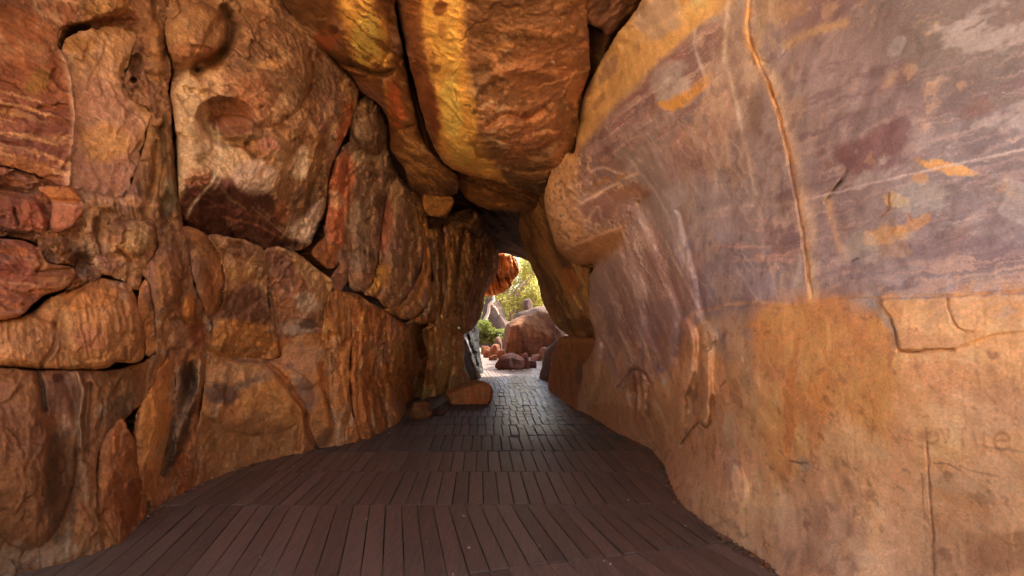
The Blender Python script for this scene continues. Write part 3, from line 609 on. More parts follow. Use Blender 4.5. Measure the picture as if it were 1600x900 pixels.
rock('boulder', 'tall narrow tan rib left of the fluted orange pillar',
     [(507,468),(516,456),(528,452),(546,468),(549,520),(546,580),(550,640),(564,700),(566,780),(540,790),(528,700),(524,668),(512,600),(503,540),(503,490)],
     'L', [('fill',(176,114,54)),('blob',508,500,7,26,0,.85,(222,164,92)),('blob',535,510,12,40,0,.6,(140,88,42)),('blob',520,580,14,50,0,.5,(190,140,100)),('line',[(532,560),(535,620),(545,680)],4,.6,(212,140,70)),('band',85,9,.1,.5,(110,70,36)),('blob',545,690,14,30,0,.5,(196,118,60))],
     [('groove',[(518,480),(514,500),(520,530)],5,.05),('groove',[(530,570),(532,610),(545,650)],3,.05),('groove',[(522,560),(524,610),(540,660)],3,.05),('flute',85,9,.03,None)],
     off=.12, R=12, H=.16, noise=.04, nscale=4, aniso=(1,1,.4), gain=GL*1.25, mat=M_ROUGH)
rock('boulder', 'massive fluted orange pillar standing on the boardwalk at the left',
     [(528,455),(548,456),(562,462),(600,485),(632,508),(642,525),(645,550),(642,590),(634,640),(628,665),(628,760),(570,790),(562,700),(550,642),(547,580),(549,520),(546,480)],
     'L', [('fill',(178,104,42)),('line',[(562,475),(572,510),(568,560)],5,.6,(206,134,64)),('line',[(585,480),(600,540),(590,640)],6,.5,(150,84,34)),('blob',625,545,16,40,0,.6,(172,118,62)),('line',[(605,520),(615,560),(605,640)],3,.5,(190,136,72)),('band',88,7,.05,.6,(116,66,30)),('band',86,9,.18,.5,(214,146,74)),('blob',600,670,40,20,0,.4,(150,84,40)),('blob',612,630,5,14,10,.6,(196,128,92))],
     [('flute',86,9,.05,None),('groove',[(575,480),(580,540),(572,600),(585,680)],5,.07),('groove',[(602,500),(608,560),(600,640)],4,.06),('groove',[(560,580),(580,600),(590,640)],4,.05),('bump',620,560,26,60,0,.12),('ridge',[(560,470),(570,520),(565,600),(580,690)],6,.06),('groove',[(550,660),(565,690),(576,730)],3,.06)],
     deep=True, off=.1, R=18, H=.28, noise=.05, nscale=3, aniso=(1,1,.35), gain=GL*1.25, mat=M_ROUGH)
# recessed rocks below the overhang; raised gains stand in for light
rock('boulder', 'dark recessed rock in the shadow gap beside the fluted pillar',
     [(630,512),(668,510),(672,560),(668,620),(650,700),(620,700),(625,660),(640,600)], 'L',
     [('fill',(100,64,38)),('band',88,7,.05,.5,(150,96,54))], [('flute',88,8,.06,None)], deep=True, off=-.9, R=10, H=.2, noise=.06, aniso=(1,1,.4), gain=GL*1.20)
rock('boulder', 'upright brown block under the overhanging lobes in the passage',
     [(660,516),(676,508),(706,508),(723,520),(726,560),(730,585),(738,600),(730,640),(700,660),(660,660),(662,600),(668,560)], 'L',
     [('fill',(156,102,58)),('blob',688,560,12,50,0,.5,(176,122,72)),('line',[(664,520),(668,600)],5,.6,(80,52,34)),('line',[(712,525),(708,600)],3,.5,(96,60,36)),('band',87,7,.1,.6,(104,68,40)),('band',84,9,.2,.5,(194,144,88)),('blob',700,516,26,8,0,.5,(176,104,54))],
     [('flute',87,8,.08,None),('groove',[(708,530),(706,580),(698,620)],4,.12),('groove',[(672,520),(670,600)],4,.1)], deep=True, off=0, R=9, H=.25, noise=.08, nscale=2.5, aniso=(1,1,.4), gain=GL*2.10, mat=M_ROUGH)
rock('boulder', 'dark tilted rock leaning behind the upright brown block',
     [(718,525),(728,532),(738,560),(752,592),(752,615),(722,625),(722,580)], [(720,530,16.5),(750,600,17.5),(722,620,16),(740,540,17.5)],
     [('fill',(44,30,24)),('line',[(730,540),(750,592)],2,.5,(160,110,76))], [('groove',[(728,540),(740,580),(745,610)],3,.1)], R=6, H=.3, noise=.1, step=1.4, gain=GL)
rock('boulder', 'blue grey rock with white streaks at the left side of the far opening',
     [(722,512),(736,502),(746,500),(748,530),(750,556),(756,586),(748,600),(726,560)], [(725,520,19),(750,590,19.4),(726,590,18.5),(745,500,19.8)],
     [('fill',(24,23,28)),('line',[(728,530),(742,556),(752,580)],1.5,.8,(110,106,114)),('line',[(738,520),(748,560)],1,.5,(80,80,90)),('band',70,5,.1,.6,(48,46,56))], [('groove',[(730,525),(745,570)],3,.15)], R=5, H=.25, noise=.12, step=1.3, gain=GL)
# leaning lobes of the overhang; gain brightens them for lack of light
rock('boulder', 'small dark egg-shaped rock under the yellow streaked ceiling rock',
     [(556,165),(568,148),(586,152),(603,175),(609,208),(604,235),(590,245),(562,246),(546,240),(548,200)],
     'L', [('fill',(94,72,58)),('mott',6,.05,.8,(150,120,92)),('blob',570,205,16,20,0,.5,(186,160,132)),('mott',12,.1,.7,(52,40,34)),('blob',575,160,16,10,0,.5,(150,110,70))],
     [('bump',578,195,30,44,-10,.12)], deep=True, off=.1, R=18, H=.25, noise=.06, nscale=5, gain=GL*1.15, mat=M_ROUGH)
rock('boulder', 'long dark leaning lobe with a rusty red stripe down its left side',
     [(535,228),(548,220),(590,232),(606,236),(624,280),(608,300),(602,330),(594,372),(584,440),(570,456),(546,450),(542,415),(530,385),(508,394),(505,372),(511,320),(517,270)],
     'L', [('fill',(104,82,68)),('poly',[(520,255),(548,240),(552,290),(538,350),(536,385),(512,375),(514,300)],6,.9,(186,108,72)),('blob',525,312,12,16,0,.7,(212,160,124)),('blob',570,245,30,10,0,.6,(170,146,122)),('mott',5,.05,.8,(160,136,112)),('mott',10,.08,.7,(54,42,38)),('blob',560,350,14,40,0,.5,(150,126,110)),('blob',555,410,18,24,0,.5,(146,120,104)),('line',[(543,260),(545,330),(538,380)],3,.5,(90,58,46))],
     [('ridge',[(530,250),(526,320),(524,380)],9,.06),('groove',[(548,250),(548,320),(544,400)],5,.04),('bump',570,340,30,110,-4,.12)],
     deep=True, off=.1, R=20, H=.32, noise=.06, nscale=3.5, gain=GL*1.40, mat=M_ROUGH)
rock('boulder', 'broad grey and red leaning lobe right of the dark striped one',
     [(606,290),(622,277),(638,290),(652,318),(662,370),(661,400),(648,440),(622,478),(604,482),(588,466),(570,458),(584,440),(590,410),(594,372),(600,330)],
     'L', [('fill',(120,94,76)),('blob',602,350,12,50,8,.75,(150,84,62)),('blob',622,310,16,26,0,.5,(186,154,118)),('mott',5,.05,.7,(160,132,104)),('mott',9,.1,.6,(62,48,42)),('poly',[(584,408),(604,415),(606,430),(590,462),(576,455)],4,.9,(204,138,64)),('line',[(640,310),(655,370),(640,430)],5,.6,(190,140,98)),('line',[(648,330),(652,390),(630,450)],3,.5,(196,150,110))],
     [('bump',625,375,30,100,0,.15),('groove',[(584,408),(606,418),(604,440),(590,465)],3,.06),('groove',[(645,320),(652,380),(640,430),(610,470)],4,.06),('groove',[(636,300),(642,350),(636,410)],4,.04)],
     deep=True, off=.1, R=18, H=.35, noise=.06, nscale=3, gain=GL*1.60, mat=M_ROUGH)
rock('boulder', 'tan curved rock fold hanging over the shadow gap',
     [(640,302),(655,303),(664,325),(670,370),(674,420),(671,465),(655,492),(632,500),(610,490),(598,482),(622,478),(648,440),(662,400),(654,340)],
     'L', [('fill',(158,112,62)),('line',[(660,330),(666,400),(655,460),(630,490)],4,.7,(190,122,58)),('blob',640,470,22,14,-40,.5,(170,126,78)),('band',75,8,.1,.6,(96,66,42)),('blob',657,330,6,26,0,.5,(180,140,90))],
     [('groove',[(660,330),(668,400),(660,450),(635,480)],3,.07),('flute',80,9,.04,None)], deep=True, off=-.05, R=12, H=.3, noise=.07, nscale=3, gain=GL*1.90, mat=M_ROUGH)
rock('boulder', 'dark brown fluted rock column above the shadow gap',
     [(660,366),(680,358),(700,370),(702,420),(696,470),(682,500),(655,508),(630,505),(655,492),(671,465),(675,410)],
     'L', [('fill',(76,54,42)),('band',85,7,.1,.7,(140,104,72)),('blob',676,366,10,10,0,.8,(196,140,80)),('blob',665,502,26,5,0,.5,(176,112,58))],
     [('flute',84,8,.1,None)], deep=True, off=-.3, R=10, H=.3, noise=.08, nscale=3, aniso=(1,1,.5), gain=GL*1.60, mat=M_ROUGH)
rock('boulder', 'tan and black streaked hanging rock left of the far opening',
     [(692,352),(712,344),(738,348),(752,372),(752,395),(744,425),(735,470),(724,505),(702,514),(664,508),(684,498),(694,470),(700,430),(696,380)],
     'L', [('fill',(152,110,66)),('line',[(712,360),(704,420),(700,480)],5,.6,(176,130,76)),('line',[(725,360),(716,430),(712,490)],4,.8,(64,46,34)),('line',[(735,370),(728,420),(722,480)],4,.5,(180,134,84)),('band',80,7,.05,.7,(76,54,38)),('blob',715,350,16,10,0,.6,(120,90,66)),('band',82,9,.2,.5,(192,146,92))],
     [('flute',80,8,.12,None),('groove',[(724,360),(716,430),(708,490)],4,.15)], deep=True, off=0, R=12, H=.4, noise=.1, nscale=2.2, aniso=(1,1,.5), gain=GL*2.10, mat=M_ROUGH)
rock('boulder', 'dark overhanging rock forming the left jamb of the far opening',
     [(722,342),(745,334),(762,350),(779,392),(780,420),(768,442),(758,458),(754,485),(745,505),(732,520),(724,520),(716,510),(728,470),(742,425),(752,395),(742,360)],
     'L', [('fill',(72,50,34)),('band',78,7,.1,.6,(140,104,68)),('line',[(745,400),(735,450),(728,500)],3,.5,(150,112,72))],
     [('flute',78,8,.14,None),('groove',[(760,380),(748,430),(738,480)],4,.12)], deep=True, off=.2, R=9, H=.5, noise=.12, nscale=1.8, gain=GL*1.80, mat=M_ROUGH, step=1.5)
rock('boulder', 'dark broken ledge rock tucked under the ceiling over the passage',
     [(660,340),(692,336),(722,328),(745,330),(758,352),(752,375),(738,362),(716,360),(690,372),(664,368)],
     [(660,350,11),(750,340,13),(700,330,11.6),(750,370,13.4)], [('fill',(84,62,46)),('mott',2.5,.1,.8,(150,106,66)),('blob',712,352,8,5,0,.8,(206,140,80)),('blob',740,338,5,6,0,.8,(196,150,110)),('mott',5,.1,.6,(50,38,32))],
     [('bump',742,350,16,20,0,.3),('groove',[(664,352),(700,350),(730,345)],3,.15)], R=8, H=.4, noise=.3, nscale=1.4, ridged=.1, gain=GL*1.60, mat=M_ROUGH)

# ------------------------------------------------------------------ ceiling
GC = 1.1
rock('ceiling_boulder', 'long ceiling rock with a yellow stain narrowing to a swirled knob',
     [(380,-150),(617,-150),(616,0),(626,60),(638,125),(652,190),(668,232),(700,262),(715,276),(716,296),(706,305),(680,305),(660,300),(641,290),(631,262),(612,235),(607,190),(590,160),(566,146),(548,118),(515,92),(470,48),(440,0)],
     'C', [('fill',(128,80,36)),('poly',[(535,-150),(575,-150),(580,20),(605,40),(602,105),(560,100),(545,60),(530,10)],9,.95,(238,178,70)),('blob',572,60,22,44,0,.8,(255,206,90)),
      ('blob',510,60,20,26,40,.8,(172,84,30)),('blob',520,46,12,8,0,.8,(60,38,22)),('blob',490,25,30,24,30,.6,(100,66,32)),('blob',470,10,30,30,0,.4,(84,56,32)),('line',[(520,92),(560,108),(602,118)],4,.7,(84,52,26)),('blob',562,125,34,14,15,.5,(150,94,44)),
      ('poly',[(603,128),(622,128),(632,190),(612,195)],4,.85,(184,88,30)),('line',[(600,125),(605,160),(610,185)],3,.6,(206,140,62)),('blob',622,205,8,8,0,.5,(224,160,72)),
      ('poly',[(615,212),(650,215),(700,270),(712,295),(650,300),(632,262)],6,.6,(150,104,56)),('blob',650,265,20,8,30,.8,(226,160,62)),('blob',665,285,20,6,20,.7,(216,150,66)),('band',40,6,.05,.7,(104,66,36)),('bandin',30,6,.15,.6,[(615,212),(660,225),(712,290),(650,300)],(222,166,84)),('line',[(616,10),(628,70),(645,150),(665,225)],5,.5,(96,58,28)),('mott',6,.15,.4,(84,54,28))],
     [('groove',[(480,70),(520,94),(560,108),(598,116),(612,112)],4,.08),('bump',560,50,50,70,0,.16),('groove',[(606,200),(625,203),(650,196)],3,.04),('bump',672,270,44,36,30,.12),('ridge',[(600,100),(622,180),(650,240)],14,.08),('groove',[(640,298),(690,300)],3,.05)],
     cat='ceiling rock', off=.05, R=18, H=.3, noise=.03, nscale=2.6, chip=.015, gain=GC*1.1, mat=M_CEIL)
rock('ceiling_rock', 'small squat rock hanging just below the swirled knob',
     [(662,303),(700,306),(709,310),(706,326),(692,338),(672,337),(662,325)], [(662,303,8.9),(708,305,9.2),(690,338,9.4)],
     [('fill',(170,116,62)),('band',5,6,.1,.6,(110,72,42))], [], cat='ceiling rock', R=9, H=.15, noise=.04, warp=2, gain=GC*1.30)
rock('ceiling_boulder', 'giant wedged ceiling boulder with a broad yellow stripe and rough red face',
     [(616,-150),(925,-150),(917,25),(921,60),(921,110),(907,160),(901,230),(884,258),(868,280),(852,302),(815,294),(770,282),(738,274),(706,263),(682,238),(664,193),(647,130),(632,62),(617,0)],
     'C', [('fill',(136,92,60)),('poly',[(655,-150),(722,-150),(724,60),(730,130),(742,180),(750,215),(775,260),(790,282),(740,276),(705,262),(684,225),(680,160),(668,90),(655,30)],9,.95,(240,178,72)),
      ('blob',705,170,18,60,0,.7,(255,200,86)),('blob',720,240,24,24,30,.5,(255,196,84)),('blob',733,170,12,40,0,.5,(214,158,50)),('blob',688,14,12,16,10,.9,(124,66,28)),('blob',690,45,8,16,0,.5,(130,76,32)),('blob',684,104,7,9,0,.8,(110,70,32)),('blob',676,90,5,14,0,.6,(110,70,32)),('line',[(712,142),(715,158)],2,.7,(110,72,30)),('blob',732,164,8,3,20,.8,(90,60,30)),('blob',742,172,5,4,0,.8,(96,66,32)),
      ('poly',[(618,-150),(655,-150),(660,60),(678,130),(684,200),(665,190),(648,130)],5,.8,(138,80,38)),('poly',[(668,120),(682,150),(686,215),(672,200)],4,.7,(126,58,28)),('line',[(640,80),(662,120)],2,.5,(84,50,28)),
      ('poly',[(730,-150),(925,-150),(917,30),(800,30),(735,50)],16,.6,(112,72,42)),('blob',850,110,60,50,0,.6,(160,100,60)),('blob',750,90,18,60,0,.5,(110,76,46)),('blob',760,230,30,20,30,.6,(110,82,54)),('blob',830,200,60,40,0,.5,(174,110,70)),('mott',4,.05,.65,(200,136,88)),('mott',7,.12,.7,(88,56,34)),('mott',14,.14,.6,(216,160,110)),('blob',866,96,4,3,0,.95,(236,200,170)),('blob',790,70,22,7,-10,.5,(206,140,54)),('poly',[(790,262),(850,262),(880,262),(850,300),(800,292)],7,.6,(112,84,52)),('bandin',12,6,.1,.6,[(790,262),(884,255),(850,304),(800,294)],(176,132,80))],
     [('bump',780,130,150,200,0,.25),('groove',[(640,70),(650,95),(665,118)],3,.03),('groove',[(760,200),(790,180),(830,185),(850,170)],5,.05),('bump',840,220,30,14,-20,.05),('groove',[(820,180),(826,200),(830,215)],3,.04),('groove',[(790,262),(830,268),(880,262)],4,.05),('ridge',[(740,150),(770,120),(820,110),(870,120)],8,.03)],
     cat='ceiling rock', off=.1, R=34, H=.55, noise=.045, nscale=2.4, ridged=.015, chip=.02, gain=GC*1.1, mat=M_CEIL, step=1.6)
rock('ceiling_boulder', 'brown layered underside rock below the giant ceiling boulder',
     [(714,272),(738,268),(780,276),(845,292),(862,305),(842,322),(825,330),(790,331),(748,323),(722,302)], [(715,275,8.6),(860,300,8.4),(790,280,8.3),(790,330,9.8),(740,320,9.8),(840,325,9.5)],
     [('fill',(150,98,50)),('band',22,7,.0,.8,(92,60,34)),('band',18,6,.15,.6,(204,138,68)),('line',[(722,302),(760,318),(800,322)],4,.5,(200,130,60)),('mott',6,.1,.5,(84,56,36))],
     [('flute',20,7,.07,None)], cat='ceiling rock', R=18, H=.35, noise=.06, gain=GC*1.30, mat=M_ROUGH)
rock('ceiling_boulder', 'smooth dull brown ceiling slab at the top beside the purple wall',
     [(906,-150),(1050,-150),(1008,0),(975,32),(952,58),(940,45),(918,36),(910,0)], 'C',
     [('fill',(146,92,54)),('mott',4,.1,.5,(170,108,64)),('blob',930,10,30,20,0,.4,(96,66,44)),('line',[(975,30),(955,52)],5,.6,(200,146,110))], [], cat='ceiling rock', off=0, R=12, H=.14, noise=.03, gain=GC)
rock('ceiling_rock', 'narrow pink grey rock sliver between the giant boulder and the purple wall',
     [(918,38),(938,46),(955,57),(945,85),(925,150),(908,168),(905,160),(919,112)], [(918,38,6.0),(955,57,5.6),(915,160,7.0)],
     [('fill',(186,134,108)),('blob',925,110,12,30,0,.5,(150,100,72))], [], cat='ceiling rock', R=10, H=.14, noise=.03, gain=GC)
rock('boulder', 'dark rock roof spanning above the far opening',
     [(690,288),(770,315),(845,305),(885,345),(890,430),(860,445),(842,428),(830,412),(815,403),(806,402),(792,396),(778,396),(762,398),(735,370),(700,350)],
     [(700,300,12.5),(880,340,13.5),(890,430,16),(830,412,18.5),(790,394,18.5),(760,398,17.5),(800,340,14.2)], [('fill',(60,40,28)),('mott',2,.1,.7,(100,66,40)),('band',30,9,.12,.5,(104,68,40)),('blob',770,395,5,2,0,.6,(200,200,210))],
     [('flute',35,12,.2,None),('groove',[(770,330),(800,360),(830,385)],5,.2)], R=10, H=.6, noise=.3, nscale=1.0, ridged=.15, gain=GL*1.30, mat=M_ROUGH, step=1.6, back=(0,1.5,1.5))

# ------------------------------------------------------------------ right side
GR = 1.33
rock('boulder', 'dark fluted rock with flowing folds right of the far opening',
     [(816,318),(832,308),(852,300),(866,330),(880,375),(905,412),(922,418),(920,470),(932,516),(922,527),(890,524),(868,507),(852,478),(842,448),(834,425),(824,402),(815,380),(811,345)],
     [(815,330,11.5),(815,395,14),(840,450,13.6),(870,505,12.6),(925,520,10.0),(900,410,8.6),(860,310,8.0),(850,400,11.5),(890,470,10.6)],
     [('fill',(150,108,66)),('line',[(838,320),(850,370),(870,430),(900,490)],5,.6,(176,134,82)),('line',[(855,330),(862,370),(880,410),(905,450)],5,.7,(92,68,46)),('line',[(825,330),(835,390),(855,450),(880,505)],4,.6,(104,72,46)),('band',62,8,.05,.7,(88,62,42)),('band',64,9,.15,.6,(192,150,96)),('blob',890,440,16,24,-20,.6,(188,116,56)),('blob',905,505,26,12,0,.6,(90,60,36)),('blob',900,470,12,22,0,.5,(184,140,96))],
     [('flute',62,9,.10,None),('groove',[(842,320),(852,370),(878,430),(910,480)],4,.12),('groove',[(828,330),(842,400),(862,460),(885,505)],4,.14),('bump',890,480,36,36,0,.15),('groove',[(862,330),(872,380),(895,420)],6,.12)],
     off=0, R=14, H=.5, noise=.08, nscale=2.2, gain=GL*1.90, mat=M_ROUGH, step=1.6, back=(1.3,.6,0))  # high gain lightens this deep rock in place of light
rock('boulder', 'squat brown block under the fluted rock at the right path edge',
     [(871,530),(885,526),(930,526),(934,545),(928,590),(908,628),(896,690),(862,690),(858,640),(857,600),(862,560)],
     [(870,530,13.2),(930,530,10.4),(860,620,14.0),(892,650,11.3),(930,620,9.9),(900,580,11.8)],
     [('fill',(164,104,58)),('blob',885,560,14,30,0,.5,(176,116,64)),('blob',908,580,10,22,20,.6,(108,84,66)),('band',85,9,.15,.5,(120,76,46)),('blob',880,630,24,16,0,.5,(176,100,54)),('line',[(872,532),(925,532)],4,.5,(190,136,84))],
     [('groove',[(915,568),(900,575),(898,600)],3,.06),('bump',890,590,24,60,0,.1),('groove',[(862,560),(870,620)],4,.08)], R=9, H=.35, noise=.06, gain=GL*1.50, mat=M_MED, back=(1.3,.6,0), step=1.6)
rock('boulder', 'dark angular rock behind the squat block at the opening',
     [(846,575),(850,552),(860,540),(874,530),(870,560),(864,600),(868,650),(852,640),(846,612),(842,592)],
     [(846,570,17.5),(872,532,16.5),(866,640,15.5),(845,610,17.2)], [('fill',(62,42,32)),('mott',2,.1,.5,(100,66,46))], [], R=6, H=.3, noise=.12, nscale=1.5, gain=GL, step=1.4, back=(1.3,.6,0))
